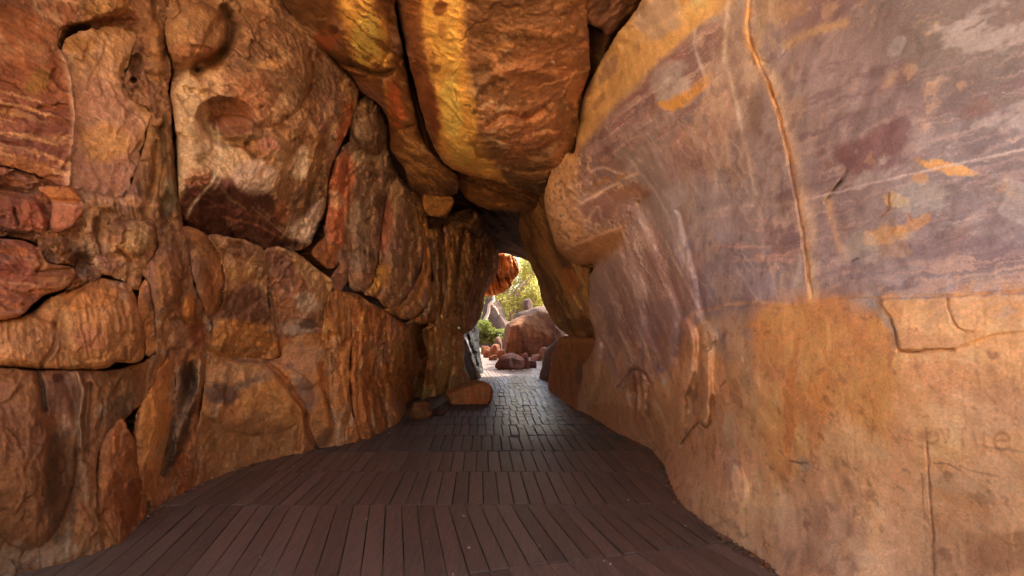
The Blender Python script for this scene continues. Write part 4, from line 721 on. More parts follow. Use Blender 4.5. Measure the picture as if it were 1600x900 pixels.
# the great purple and orange wall
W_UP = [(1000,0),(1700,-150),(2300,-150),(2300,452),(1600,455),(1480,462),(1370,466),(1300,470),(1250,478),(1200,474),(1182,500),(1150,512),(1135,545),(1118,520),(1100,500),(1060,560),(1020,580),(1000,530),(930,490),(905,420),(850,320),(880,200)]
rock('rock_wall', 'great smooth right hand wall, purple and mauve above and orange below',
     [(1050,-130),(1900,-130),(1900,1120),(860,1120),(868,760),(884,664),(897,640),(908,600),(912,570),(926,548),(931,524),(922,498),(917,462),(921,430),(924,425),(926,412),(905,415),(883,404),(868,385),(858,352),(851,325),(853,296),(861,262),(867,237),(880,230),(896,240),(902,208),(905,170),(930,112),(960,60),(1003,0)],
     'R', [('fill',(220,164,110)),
      # upper zone
      ('poly',W_UP,5,.97,(156,134,132)),('poly',[(1330,-150),(2300,-150),(2300,440),(1560,330),(1440,160)],60,.75,(112,98,92)),('poly',[(1500,200),(2300,150),(2300,455),(1520,440)],50,.45,(124,110,110)),('blob',1150,60,90,90,0,.35,(176,158,146)),  # greyer stone, painted darker still to imitate light falling off rightwards
      ('poly',[(1000,-150),(1170,-150),(1150,0),(1110,30),(1040,90),(980,150),(945,190),(925,215),(898,260),(880,330),(850,330),(850,290),(862,240),(896,240),(902,190),(930,110),(960,60)],8,.95,(214,164,98)),
      ('poly',[(1005,0),(1060,0),(1062,40),(1020,62),(1000,50),(990,30)],6,.55,(166,150,150)),('blob',952,110,26,12,-60,.6,(150,112,98)),('blob',935,160,20,6,-50,.6,(150,104,84)),('blob',1090,10,40,16,-30,.5,(228,176,104)),
      ('poly',[(1112,34),(1140,70),(1110,110),(1060,140),(1000,180),(960,230),(940,290),(905,300),(905,240),(925,215),(945,190),(1040,92)],8,.8,(132,98,98)),('bandin',-38,9,.05,.7,[(900,300),(905,240),(945,190),(1110,30),(1160,60),(1140,200),(980,290)],(176,140,134)),('bandin',-38,7,.15,.75,[(930,200),(1110,30),(1150,60),(1120,160),(960,260)],(158,98,92)),('bandin',-36,6,.15,.6,[(900,300),(945,190),(1110,30),(1150,100),(1100,200),(980,290)],(206,172,158)),
      ('blob',1045,115,34,18,-30,.45,(190,176,172)),('blob',1055,145,34,26,-20,.55,(206,192,184)),('poly',[(1032,158),(1060,152),(1090,128),(1112,112),(1118,120),(1098,140),(1080,160),(1062,172),(1036,168)],4,.97,(224,158,72)),
      ('line',[(1085,45),(1087,80),(1100,115)],3,.6,(212,196,190)),
      # snout
      ('poly',[(862,250),(880,232),(900,250),(900,330),(905,365),(925,372),(950,400),(905,414),(870,385),(852,325)],7,.9,(212,148,92)),('blob',925,330,34,20,0,.75,(148,96,80)),('blob',960,300,40,10,-15,.6,(186,116,64)),('blob',930,345,40,10,-6,.5,(160,84,50)),('line',[(902,318),(930,305),(975,278),(995,270)],3,.6,(220,176,152)),('blob',895,378,26,10,0,.4,(196,116,60)),('blob',940,362,40,6,-10,.7,(218,160,124)),('blob',890,290,10,24,0,.35,(150,96,70)),('blob',960,260,30,14,20,.5,(140,92,80)),('mott',5,.16,.4,(132,80,60)),
      # pink zone under the snout
      ('poly',[(925,410),(985,370),(1060,330),(1100,400),(1090,500),(1060,530),(990,600),(930,560),(918,470)],14,.8,(198,158,142)),('bandin',68,9,.06,.7,[(920,400),(1010,340),(1110,480),(1070,560),(990,640),(930,560)],(160,120,112)),('bandin',66,6,.14,.75,[(920,400),(1000,320),(1120,480),(1070,560),(1000,640),(930,560)],(226,196,178)),('blob',950,440,28,44,20,.5,(188,158,152)),
      ('poly',[(990,470),(1060,480),(1065,560),(1010,590),(995,540)],9,.55,(142,112,110)),
      # cool centre
      ('blob',1080,250,44,60,0,.3,(196,130,110)),('blob',1150,120,44,130,0,.5,(172,140,120)),('blob',1070,340,50,60,0,.5,(170,156,154)),('blob',1130,410,90,60,0,.45,(154,138,142)),('blob',1120,180,30,60,10,.35,(206,158,130)),('blob',1180,170,14,34,0,.6,(140,116,98)),
      ('line',[(1138,0),(1132,60),(1133,95),(1148,150),(1165,230),(1190,340)],4,.8,(212,186,168)),('line',[(1095,180),(1115,240),(1120,300)],4,.5,(206,180,170)),('line',[(1150,420),(1170,450),(1185,470)],2.5,.7,(202,178,164)),('line',[(1200,400),(1210,440),(1216,466)],2.5,.6,(204,176,156)),
      ('bandin',-2,9,.08,.6,[(1050,340),(1240,330),(1250,420),(1130,420)],(206,160,142)),('line',[(1060,390),(1090,350),(1130,325),(1240,318)],4,.55,(210,182,164)),('line',[(1150,386),(1250,384)],2.5,.6,(222,180,160)),('line',[(1180,400),(1256,398)],2,.6,(214,160,140)),('blob',1225,375,30,24,0,.6,(130,98,100)),
      ('poly',[(1080,430),(1150,440),(1170,470),(1110,485),(1070,490)],10,.5,(130,104,108)),
      ('blob',1020,290,60,70,30,.35,(196,174,172)),('blob',1100,330,70,70,0,.45,(190,174,176)),('blob',1200,300,40,120,8,.3,(196,172,164)),('blob',1160,440,70,30,0,.35,(176,160,166)),('blob',1400,420,90,30,0,.3,(176,164,168)),
      ('bandin',52,7,.2,.28,[(980,260),(1060,180),(1200,260),(1240,460),(1100,480),(1040,380)],(224,206,198)),('line',[(1000,60),(1060,20),(1130,-20)],6,.35,(232,196,150)),('line',[(960,270),(1000,310),(1050,400),(1090,480)],3,.5,(220,190,176)),('line',[(985,250),(1030,310),(1075,420)],2,.45,(226,200,188)),
      # right upper, over the painted light falloff
      ('poly',[(1195,-150),(1280,-150),(1235,20),(1215,40),(1200,110),(1180,100),(1185,0)],8,.5,(184,150,108)),('blob',1240,12,30,16,-20,.6,(206,166,104)),('poly',[(1200,40),(1225,50),(1230,80),(1202,98),(1188,80)],5,.8,(146,126,126)),('poly',[(1225,-20),(1330,-150),(1420,-150),(1330,20),(1260,55),(1225,50)],14,.6,(130,96,94)),('line',[(1230,70),(1270,52),(1320,35)],8,.65,(200,160,114)),
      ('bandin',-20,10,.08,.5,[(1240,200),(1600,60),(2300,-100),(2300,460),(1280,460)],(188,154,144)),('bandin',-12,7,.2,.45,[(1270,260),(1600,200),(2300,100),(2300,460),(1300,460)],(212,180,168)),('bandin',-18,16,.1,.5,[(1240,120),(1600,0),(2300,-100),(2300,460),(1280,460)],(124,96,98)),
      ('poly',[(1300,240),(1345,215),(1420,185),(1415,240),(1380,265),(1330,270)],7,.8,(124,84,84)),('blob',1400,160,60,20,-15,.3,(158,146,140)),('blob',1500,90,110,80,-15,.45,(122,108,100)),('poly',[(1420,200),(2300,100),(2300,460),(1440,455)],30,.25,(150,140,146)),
      ('blob',1480,262,50,10,12,.85,(216,160,92)),('blob',1440,278,14,10,0,.6,(216,160,96)),('blob',1380,370,40,16,-12,.8,(220,166,102)),('blob',1430,350,30,9,-20,.6,(218,156,92)),('blob',1400,310,20,12,0,.7,(214,178,126)),('blob',1440,310,50,30,0,.35,(186,180,168)),('blob',1345,390,30,30,0,.5,(184,172,160)),('line',[(1390,302),(1389,325),(1378,338)],1.8,.9,(150,92,40)),('line',[(1418,335),(1425,346)],1.6,.8,(160,96,44)),('line',[(1400,357),(1388,372)],2,.8,(206,120,50)),('line',[(1268,262),(1272,268),(1276,262)],1.5,.1,(120,90,50)),
      ('line',[(1315,282),(1300,300),(1290,315)],1.8,.95,(112,82,40)),('line',[(1292,315),(1300,350),(1318,400)],6,.6,(218,172,132)),('line',[(1260,312),(1400,278),(1600,232)],2,.6,(214,190,182)),('poly',[(1400,380),(1520,370),(1600,385),(1600,420),(1400,400)],10,.5,(128,102,106)),('bandin',-7,8,.0,.6,[(1300,430),(1420,400),(2300,370),(2300,452),(1320,460)],(196,158,140)),
      # golden crack
      ('line',[(1170,-60),(1172,0),(1165,50),(1178,80),(1190,110),(1200,130),(1215,170),(1228,220),(1238,270),(1250,320),(1258,380),(1264,430),(1268,470)],6,.7,(222,164,92)),('line',[(1205,115),(1228,170),(1240,240),(1254,300),(1266,340),(1270,400),(1275,462)],9,.6,(226,190,158)),('line',[(1213,170),(1226,215),(1236,270),(1247,325),(1256,380),(1264,440)],1.3,.75,(112,68,36)),('line',[(1196,118),(1216,172),(1231,225),(1240,275),(1251,330),(1259,385),(1267,440)],2.2,.6,(226,140,56)),('line',[(1175,60),(1180,100),(1195,120),(1206,150)],3,.8,(150,96,44)),('line',[(1250,400),(1246,440),(1240,475)],6,.7,(200,180,166)),
      # seam band
      ('line',[(1080,492),(1130,478),(1200,472),(1250,476),(1320,466),(1372,464)],3,.6,(220,172,128)),
      # orange zone
      ('poly',[(1100,500),(1170,486),(1190,520),(1180,560),(1120,560)],9,.7,(170,142,120)),('blob',1172,522,16,9,0,.55,(132,136,150)),('blob',1168,580,12,44,0,.6,(164,136,104)),('poly',[(1180,482),(1370,470),(1400,560),(1390,700),(1300,640),(1210,780),(1190,600)],22,.85,(228,152,78)),('blob',1270,650,30,90,14,.5,(216,136,62)),('blob',1235,640,10,120,4,.45,(196,116,50)),('blob',1250,700,14,50,8,.6,(226,176,112)),('blob',1255,725,12,12,0,.6,(168,146,126)),
      ('poly',[(1340,470),(1360,466),(1395,500),(1402,545),(1390,520),(1370,490)],4,.8,(172,156,142)),('poly',[(1380,466),(1480,462),(1700,455),(2300,450),(2300,560),(1500,545),(1410,548),(1400,520)],8,.5,(212,158,104)),('blob',1450,600,60,40,0,.3,(214,136,84)),('blob',1540,640,90,50,0,.5,(196,156,124)),
      ('blob',1290,780,70,60,0,.4,(188,134,96)),('blob',1280,840,80,60,0,.6,(168,122,92)),('blob',1400,760,24,160,3,.4,(214,152,112)),('poly',[(1440,740),(2300,700),(2300,1400),(1450,1400)],40,.45,(178,130,92)),('blob',1520,760,90,20,10,.4,(154,138,112)),('blob',1560,730,40,20,20,.3,(206,172,142)),('blob',1580,860,60,40,0,.5,(150,100,60)),
      ('blob',1130,720,70,50,0,.35,(212,146,96)),('blob',1090,740,16,16,0,.6,(218,158,112)),('blob',1080,640,16,60,0,.2,(180,120,90)),('blob',1140,700,14,60,0,.4,(196,172,140)),('blob',1120,600,20,50,0,.4,(214,140,84)),
      ('poly',[(1070,500),(1088,510),(1090,545),(1060,700),(1052,640),(1060,560)],5,.6,(222,158,110)),('blob',1082,620,8,40,8,.6,(134,106,84)),('blob',990,590,14,24,0,.6,(128,78,56)),('line',[(993,590),(996,620),(996,650)],4,.7,(126,66,42)),('line',[(1010,595),(1014,650)],4,.6,(130,72,48)),('line',[(965,605),(975,590),(990,578),(1008,585)],2,.6,(112,64,48)),('poly',[(895,560),(930,540),(930,600),(900,660),(880,670)],8,.4,(200,140,98)),('blob',960,660,60,30,20,.5,(198,124,80)),
      ('bandin',88,8,.16,.35,[(880,520),(1200,500),(2300,480),(2300,1400),(1000,1400),(880,700)],(176,116,72)),('bandin',86,10,.2,.35,[(1100,520),(2300,480),(2300,1400),(1000,1400)],(226,170,116)),
      ('poly',[(897,244),(930,250),(960,262),(1010,300),(1000,335),(965,380),(930,405),(902,380),(900,300)],8,.55,(150,112,104)),('poly',[(880,228),(897,238),(902,290),(904,340),(925,365),(975,350),(955,400),(905,416),(870,390),(848,325),(862,250)],13,.8,(210,156,108)),('mottin',7,.02,.6,[(855,240),(900,235),(1010,300),(960,390),(905,416),(860,380)],(160,112,84)),('mottin',12,.08,.6,[(855,240),(900,235),(1010,300),(960,390),(905,416),(860,380)],(230,186,148)),('mottin',16,.12,.7,[(855,240),(900,235),(1010,300),(960,390),(905,416),(860,380)],(112,76,58)),('blob',945,322,44,22,-10,.7,(142,100,90)),('blob',985,302,34,12,-10,.6,(158,106,76)),('blob',905,350,10,22,0,.4,(196,130,84)),  # recess and hollow colours include their shadow
      ('line',[(903,320),(930,306),(972,280),(996,272)],2.5,.85,(226,186,164)),('line',[(905,330),(916,352),(930,360)],3,.6,(206,170,150)),('blob',950,270,34,12,24,.7,(132,104,104)),('blob',940,285,16,7,-30,.7,(164,112,70)),('blob',970,275,14,5,-20,.7,(176,124,76)),('line',[(922,268),(945,262),(972,272)],2,.6,(214,176,156)),
      ('poly',[(868,384),(890,388),(925,372),(975,356),(960,395),(905,420),(880,408)],8,.7,(168,108,62)),('line',[(882,388),(925,372),(972,352)],2,.7,(226,172,132)),('blob',888,262,8,24,8,.5,(206,150,96)),('blob',886,300,6,10,0,.6,(140,98,72)),('line',[(920,340),(935,322),(942,345)],2,.4,(206,180,160)),  # underside painted darker, shade included
      ('mottin',1.3,.05,.45,[(930,560),(1080,505),(1180,485),(1370,470),(1900,455),(1900,1120),(860,1120),(880,680)],(228,176,128)),('mottin',2.1,.10,.4,[(930,560),(1080,505),(1180,485),(1370,470),(1900,455),(1900,1120),(860,1120),(880,680)],(176,120,82)),('mottin',4.0,.14,.4,[(930,560),(1080,505),(1180,485),(1370,470),(1900,455),(1900,1120),(860,1120),(880,680)],(206,142,84)),('mottin',9.0,.2,.45,[(930,560),(1080,505),(1180,485),(1370,470),(1900,455),(1900,1120),(860,1120),(880,680)],(140,92,62)),('mottin',3.0,.06,.4,[(1090,60),(1240,60),(1262,470),(1090,480),(1060,300)],(208,174,148)),('mottin',7.0,.14,.45,[(1090,60),(1240,60),(1262,470),(1090,480),(1060,300)],(132,104,98)),('mottin',1.6,.08,.45,[(1240,-130),(1900,-130),(1900,450),(1270,462)],(122,98,98)),('mottin',2.6,.10,.4,[(1240,-130),(1900,-130),(1900,450),(1270,462)],(190,174,166)),('mottin',6.0,.18,.4,[(1240,-130),(1900,-130),(1900,450),(1270,462)],(196,156,120)),
      ('line',[(1232,719),(1246,723),(1262,722)],1.6,.8,(112,84,64)),('line',[(1500,728),(1530,738),(1560,744)],1.4,.6,(128,92,70)),('line',[(1460,722),(1478,724),(1500,736)],1.4,.6,(128,92,70)),('line',[(1540,700),(1600,706)],2,.5,(128,100,80)),('line',[(1508,48),(1525,40),(1538,30)],1.6,.6,(92,80,74)),('line',[(1126,603),(1134,596)],1.5,.7,(100,72,60)),('line',[(1330,410),(1340,404)],1.6,.8,(90,76,70)),('line',[(1352,600),(1364,640),(1362,690)],1.6,.35,(150,98,64)),('line',[(1270,560),(1262,640)],1.6,.35,(168,106,60)),
      ('line',[(1392,500),(1400,530),(1406,545),(1425,549),(1450,547),(1490,546)],1.3,.8,(104,72,54)),('line',[(1479,466),(1483,485),(1495,510),(1510,520)],1.1,.6,(120,86,64)),('line',[(1066,694),(1075,680),(1090,660)],1.4,.8,(96,64,48)),('line',[(1096,664),(1104,668),(1110,655)],1.3,.7,(100,68,50)),
      # painted drips and letters
      ('line',[(1449,700),(1452,760),(1456,800),(1458,850),(1460,895)],1.6,.8,(140,92,60)),('line',[(1456,820),(1459,870),(1462,900)],4,.6,(146,98,66)),('line',[(1440,740),(1443,780),(1446,806)],1.3,.7,(140,92,60)),('line',[(1448,690),(1450,740)],2,.4,(206,150,116)),
      ('pen',[(1447,669),(1448,684),(1449,700)],1.95,0.46,(128,82,56)),('pen',[(1449,677),(1456,674),(1464,678),(1466,685),(1462,691),(1455,693),(1449,690)],1.95,0.43,(128,82,56)),
      ('pen',[(1470,671),(1474,680),(1478,690)],2.07,0.37,(134,84,54)),('pen',[(1482,671),(1482,680),(1478,692)],2.30,0.40,(134,84,54)),
      ('pen',[(1510,670),(1504,670),(1504,684),(1506,698)],1.95,0.37,(134,84,54)),('pen',[(1520,675),(1522,686),(1525,698)],2.99,0.40,(134,84,54)),
      ('pen',[(1538,676),(1537,688),(1540,698),(1547,705)],2.53,0.37,(134,84,54)),('pen',[(1555,690),(1566,688),(1576,688),(1574,680),(1566,676),(1557,680),(1553,690),(1557,699),(1566,703),(1576,699)],2.53,0.43,(138,78,50))],
     [
      ('ridge',[(1000,0),(960,62),(930,115),(905,175)],14,.06),('groove',[(1172,-60),(1172,0),(1168,50),(1180,85),(1192,112),(1203,135),(1213,170),(1226,215),(1236,270),(1247,325),(1256,380),(1264,440),(1268,466)],2.0,.014),('groove',[(1190,95),(1202,98),(1215,92),(1228,78)],2,.008),
      ('groove',[(1090,486),(1180,478),(1250,482),(1300,470),(1370,466),(1480,462),(1600,455),(2300,452)],1.8,.008),
      ('plate',[(1376,467),(1480,463),(1540,459),(1900,452),(1900,500),(1560,522),(1495,545),(1410,548),(1401,530),(1392,498)],.016,4),('groove',[(1403,547),(1420,549),(1450,547),(1490,546)],1.8,.018),('groove',[(1478,466),(1482,485),(1495,512),(1520,520)],1.8,.008),
      ('plate',[(1066,500),(1086,512),(1090,545),(1084,590),(1072,640),(1066,695),(1058,680),(1052,640),(1058,590),(1062,550)],.045,9),('plate',[(1094,505),(1120,520),(1114,560),(1114,600),(1112,648),(1106,668),(1092,662),(1094,610),(1092,560)],.04,8),('bowl',1082,630,12,50,6,.05),('groove',[(1066,695),(1075,680),(1090,660)],2.5,.05),('groove',[(1096,664),(1104,668),(1111,655),(1112,620)],2.5,.04),('groove',[(1108,545),(1112,540),(1120,536)],2,.02),
      ('ridge',[(930,540),(925,580),(905,620),(892,660)],9,.06),('groove',[(942,540),(938,590),(920,640)],8,.05),('bowl',1000,610,22,34,0,.08),('ridge',[(993,580),(996,620),(994,655)],3,.04),('ridge',[(1004,585),(1008,640)],3,.035),('groove',[(965,605),(975,588),(990,577),(1008,584),(1014,600)],2.5,.035),
      ('ridge',[(1050,400),(1070,460),(1060,520)],26,.06),('groove',[(1000,320),(1040,400),(1068,480),(1060,560)],14,.05),('ridge',[(960,400),(985,450),(1000,540)],14,.06),('groove',[(1062,330),(1085,420),(1100,490)],5,.02),('flute',70,16,.018,[(930,420),(1010,330),(1100,480),(1060,560),(990,640),(930,560)]),
      ('bump',1100,760,70,60,20,.06),('bowl',1315,282,3,20,35,.02),('groove',[(1316,282),(1300,300),(1290,316)],1.8,.02),('groove',[(1448,690),(1452,760),(1458,840)],1.8,.008)],
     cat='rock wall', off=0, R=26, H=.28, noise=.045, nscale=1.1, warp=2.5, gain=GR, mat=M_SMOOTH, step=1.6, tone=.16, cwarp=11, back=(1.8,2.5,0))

# ------------------------------------------------------------------ bedrock behind and above the boulders
def interp(y, tab): return np.interp(y, [t[0] for t in tab], [t[1] for t in tab])
def bedrock():
    nA, nY = 60, 64
    vs, cs = [], []
    def ring(side):
        out = np.zeros((nY, nA, 3))
        for a in range(nA):
            t = a / (nA - 1)
            ys = interp(t, [(0, SHL), (.33, SHL), (.5, SHT), (.67, SHR), (1, SHR)])
            Y = ys + (19.6 - ys) * np.linspace(0, 1, nY)
            xl = interp(Y, [(0,-4.3),(3.5,-4.1),(5,-3.95),(7,-3.6),(8.3,-3.2),(10,-3.1),(12.5,-3.3),(15,-2.8),(19.6,-2.3)])
            xr = interp(Y, [(-2,3.4),(1,3.2),(3.5,3.1),(7.4,2.8),(10,2.6),(14,2.5),(19.6,2.4)])
            zt = interp(Y, [(0,5.4),(5,5.3),(9,5.4),(14,5.3),(19.6,5.6)])
            if side: xl = xl - 4.5; xr = xr + 4.5; zt = zt + 2.6
            zb = -0.6
            if t < .33: u = t / .33; X = xl; Z = zb + (zt - .8 - zb) * u
            elif t > .67: u = (1 - t) / .33; X = xr; Z = zb + (zt - .8 - zb) * u
            else:
                u = (t - .33) / .34; X = xl + (xr - xl) * (0.5 - 0.5 * math.cos(math.pi * u)); Z = zt - .8 + .8 * math.sin(math.pi * u) ** .6
            out[:, a, 0] = X; out[:, a, 1] = Y; out[:, a, 2] = Z
        return out
    A = ring(0); B = ring(1)
    for R_, amp, sc in ((A, .12, 1.2), (B, .9, .45)):
        q = R_.reshape(-1, 3)
        n = np.stack([fbm(q * sc, 4, .5, 60 + k) for k in range(3)], 1)
        R_ += (n * amp * np.array([1, .3, 1])).reshape(R_.shape)
    V = np.vstack([A.reshape(-1, 3), B.reshape(-1, 3)])
    F = []
    n0 = nY * nA
    for i in range(nY - 1):
        for a in range(nA - 1):
            k = i * nA + a
            F.append((k, k + nA, k + nA + 1, k + 1)); k += n0; F.append((k, k + 1, k + nA + 1, k + nA))
    for a in range(nA - 1):
        F.append((a, a + 1, n0 + a + 1, n0 + a)); k = (nY - 1) * nA + a; F.append((k, n0 + k, n0 + k + 1, k + 1))
    for i in range(nY - 1):
        k = i * nA; F.append((k, n0 + k, n0 + k + nA, k + nA)); k += nA - 1; F.append((k, k + nA, n0 + k + nA, n0 + k))
    t = fbm(V * 1.1, 4, .6, 77)
    C = lin((150, 98, 60)) * (1 + .5 * t)[:, None]
    o = mesh_obj('bedrock', V, F, M_ROUGH, None, C)
    tag(o, 'solid sandstone behind and above the boulders of the passage', kind='structure')
SHL, SHT, SHR = -0.5, 0.8, -1.5
bedrock()

# ------------------------------------------------------------------ ground
def ground():
    xs = np.concatenate([-np.geomspace(500, 12, 26), np.linspace(-10, 10, 41), np.geomspace(12, 500, 26)])
    ys = np.concatenate([-np.geomspace(400, 8, 22), np.linspace(-6, 60, 133), np.geomspace(64, 900, 34)])
    X, Y = np.meshgrid(xs, ys)
    P = np.stack([X.ravel(), Y.ravel(), np.zeros(X.size)], 1)
    n = fbm(P * .5, 4, .5, 90); n2 = fbm(P * .02, 4, .5, 91)
    out = sstep(20, 24, P[:, 1])
    Z = -0.14 + 0.13 * out + 0.03 * n * (1 - out) * (P[:, 1] > 0) + .008 * n * out
    far = sstep(36, 90, P[:, 1]); Z += far * (6 + 14 * n2) * (P[:, 1] > 0) + sstep(6, 40, np.abs(P[:, 0])) * (1 + .6 * n) * .8
    Z += sstep(-8, -60, P[:, 1]) * (2 + 6 * n2)
    P[:, 2] = Z
    ny, nx = X.shape
    i = (np.arange(ny - 1)[:, None] * nx + np.arange(nx - 1)[None]).ravel()
    F = np.stack([i, i + 1, i + nx + 1, i + nx], 1)
    C = np.tile(lin((108, 98, 96)), (len(P), 1)) * (1 + .35 * fbm(P * 1.3, 4, .6, 92))[:, None]
    g = (sstep(33, 40, P[:, 1]) * (.5 + fbm(P * .3, 3, .5, 93)))[:, None].clip(0, 1)
    C = C * (1 - g) + lin((110, 112, 60)) * g
    back = sstep(1.0, -2.0, P[:, 1])[:, None]
    C = C * (1 - back) + lin((232, 190, 140)) * back * (1 + .2 * n)[:, None]  # unseen ground behind the camera, made pale to bounce warm light inside
    o = mesh_obj('ground', P, F, M_SMOOTH, None, C.clip(0, .8)); tag(o, 'bare pinkish sandy ground', kind='structure')
ground()

# ------------------------------------------------------------------ boards
def wood_material(name, c1, c2, rough=(0.35, 0.62), bump=.25, scuff=.5, dirt=(0.27,0.21,0.165), sx=1.0, spec=.5, track=False):
    m, nt, b = nodes_of(name); L = nt.links.new
    tc = N(nt, 'ShaderNodeTexCoord'); oi = N(nt, 'ShaderNodeObjectInfo'); geo = N(nt, 'ShaderNodeNewGeometry')
    ge = N(nt, 'ShaderNodeTexNoise', i_Scale=2.2, i_Detail=6.0, i_Roughness=.65); L(geo.outputs['Position'], ge.inputs['Vector'])
    mp = N(nt, 'ShaderNodeMapping'); mp.inputs['Scale'].default_value = (sx * 40, sx * 3.0, 10); L(geo.outputs['Position'], mp.inputs[0])
    gr = N(nt, 'ShaderNodeTexNoise', i_Scale=1.0, i_Detail=7.0, i_Roughness=.7, i_Distortion=.4); L(mp.outputs[0], gr.inputs['Vector'])
    fi = N(nt, 'ShaderNodeTexNoise', i_Scale=26.0, i_Detail=8.0, i_Roughness=.78, i_Distortion=.5); L(geo.outputs['Position'], fi.inputs['Vector'])
    base = N(nt, 'ShaderNodeMix', data_type='RGBA'); base.inputs['A'].default_value = (*c1, 1); base.inputs['B'].default_value = (*c2, 1)
    att = N(nt, 'ShaderNodeAttribute', attribute_name='Col')
    rnd = N(nt, 'ShaderNodeMath', operation='ADD'); L(oi.outputs['Random'], rnd.inputs[0]); L(att.outputs['Fac'], rnd.inputs[1])
    fr = N(nt, 'ShaderNodeMath', operation='FRACT'); L(rnd.outputs[0], fr.inputs[0])
    L(fr.outputs[0], base.inputs['Factor'])
    mr = N(nt, 'ShaderNodeMapRange'); mr.inputs[1].default_value = .3; mr.inputs[2].default_value = .7; mr.inputs[3].default_value = .68; mr.inputs[4].default_value = 1.3
    L(gr.outputs['Fac'], mr.inputs[0])
    sc = N(nt, 'ShaderNodeVectorMath', operation='SCALE'); L(base.outputs['Result'], sc.inputs[0]); L(mr.outputs[0], sc.inputs['Scale'])
    d1 = N(nt, 'ShaderNodeMapRange'); d1.inputs[1].default_value = .5; d1.inputs[2].default_value = .62; d1.inputs[4].default_value = scuff; L(fi.outputs['Fac'], d1.inputs[0])
    d2 = N(nt, 'ShaderNodeMapRange'); d2.inputs[1].default_value = .36; d2.inputs[2].default_value = .6; L(ge.outputs['Fac'], d2.inputs[0])
    dm = N(nt, 'ShaderNodeMath', operation='MULTIPLY'); L(d1.outputs[0], dm.inputs[0]); L(d2.outputs[0], dm.inputs[1])
    mx = N(nt, 'ShaderNodeMix', data_type='RGBA'); mx.inputs['B'].default_value = (*dirt, 1); L(dm.outputs[0], mx.inputs['Factor']); L(sc.outputs[0], mx.inputs['A'])
    # pale scratches and crumbs
    vo = N(nt, 'ShaderNodeTexVoronoi', i_Scale=9.0); vo.inputs['Randomness'].default_value = 1.0
    mp2 = N(nt, 'ShaderNodeMapping'); mp2.inputs['Scale'].default_value = (2.2, .8, 1); L(geo.outputs['Position'], mp2.inputs[0])
    wp = N(nt, 'ShaderNodeMix', data_type='VECTOR'); wp.inputs['Factor'].default_value = .06; L(mp2.outputs[0], wp.inputs['A']); L(fi.outputs['Color'], wp.inputs['B']); L(wp.outputs['Result'], vo.inputs['Vector'])
    vs = N(nt, 'ShaderNodeMapRange'); vs.inputs[1].default_value = .10; vs.inputs[2].default_value = .02; vs.inputs[3].default_value = 0; vs.inputs[4].default_value = 1; L(vo.outputs['Distance'], vs.inputs[0])
    vg = N(nt, 'ShaderNodeSeparateColor'); L(vo.outputs['Color'], vg.inputs[0])
    vt = N(nt, 'ShaderNodeMath', operation='GREATER_THAN', i_1=.74); L(vg.outputs[0], vt.inputs[0])
    vm = N(nt, 'ShaderNodeMath', operation='MULTIPLY'); L(vs.outputs[0], vm.inputs[0]); L(vt.outputs[0], vm.inputs[1])
    vm2 = N(nt, 'ShaderNodeMath', operation='MULTIPLY', i_1=.55); L(vm.outputs[0], vm2.inputs[0])
    mx2 = N(nt, 'ShaderNodeMix', data_type='RGBA'); mx2.inputs['B'].default_value = (.42, .34, .27, 1); L(vm2.outputs[0], mx2.inputs['Factor']); L(mx.outputs['Result'], mx2.inputs['A'])
    L(mx2.outputs['Result'], b.inputs['Base Color'])
    rg = N(nt, 'ShaderNodeMapRange'); rg.inputs[1].default_value = .32; rg.inputs[2].default_value = .68; rg.inputs[3].default_value = rough[0]; rg.inputs[4].default_value = rough[1]
    L(fi.outputs['Fac'], rg.inputs[0])
    if track:       # feet have polished a track down the middle of the path
        sp = N(nt, 'ShaderNodeSeparateXYZ'); L(geo.outputs['Position'], sp.inputs[0])
        ax = N(nt, 'ShaderNodeMath', operation='SUBTRACT', i_1=.32); L(sp.outputs[0], ax.inputs[0]); ab = N(nt, 'ShaderNodeMath', operation='ABSOLUTE'); L(ax.outputs[0], ab.inputs[0])
        aw = N(nt, 'ShaderNodeMath', operation='MULTIPLY_ADD', i_1=.9); L(ge.outputs['Fac'], aw.inputs[0]); L(ab.outputs[0], aw.inputs[2])
        mxr = N(nt, 'ShaderNodeMapRange'); mxr.inputs[1].default_value = 1.35; mxr.inputs[2].default_value = .7; L(aw.outputs[0], mxr.inputs[0])
        yw = N(nt, 'ShaderNodeMath', operation='MULTIPLY_ADD', i_1=2.5); L(fi.outputs['Fac'], yw.inputs[0]); L(sp.outputs[1], yw.inputs[2])
        myr = N(nt, 'ShaderNodeMapRange'); myr.inputs[1].default_value = 8.0; myr.inputs[2].default_value = 11.0; L(yw.outputs[0], myr.inputs[0])
        mm = N(nt, 'ShaderNodeMath', operation='MULTIPLY'); L(mxr.outputs[0], mm.inputs[0]); L(myr.outputs[0], mm.inputs[1])
        rm = N(nt, 'ShaderNodeMix', data_type='FLOAT'); rm.inputs['A'].default_value = .62; L(mm.outputs[0], rm.inputs['Factor']); L(rg.outputs[0], rm.inputs['B']); L(rm.outputs['Result'], b.inputs['Roughness'])
    else: L(rg.outputs[0], b.inputs['Roughness'])
    b.inputs['Specular IOR Level'].default_value = spec
    ad = N(nt, 'ShaderNodeMath', operation='MULTIPLY_ADD', i_1=.5); L(fi.outputs['Fac'], ad.inputs[0]); L(gr.outputs['Fac'], ad.inputs[2])
    bp = N(nt, 'ShaderNodeBump', i_Strength=bump, i_Distance=.012); L(ad.outputs[0], bp.inputs['Height']); L(bp.outputs[0], b.inputs['Normal'])
    return m
M_WOOD = wood_material('dark_brown_board', (.140,.093,.066), (.215,.150,.108), rough=(.40,.66), scuff=.7, spec=.4)
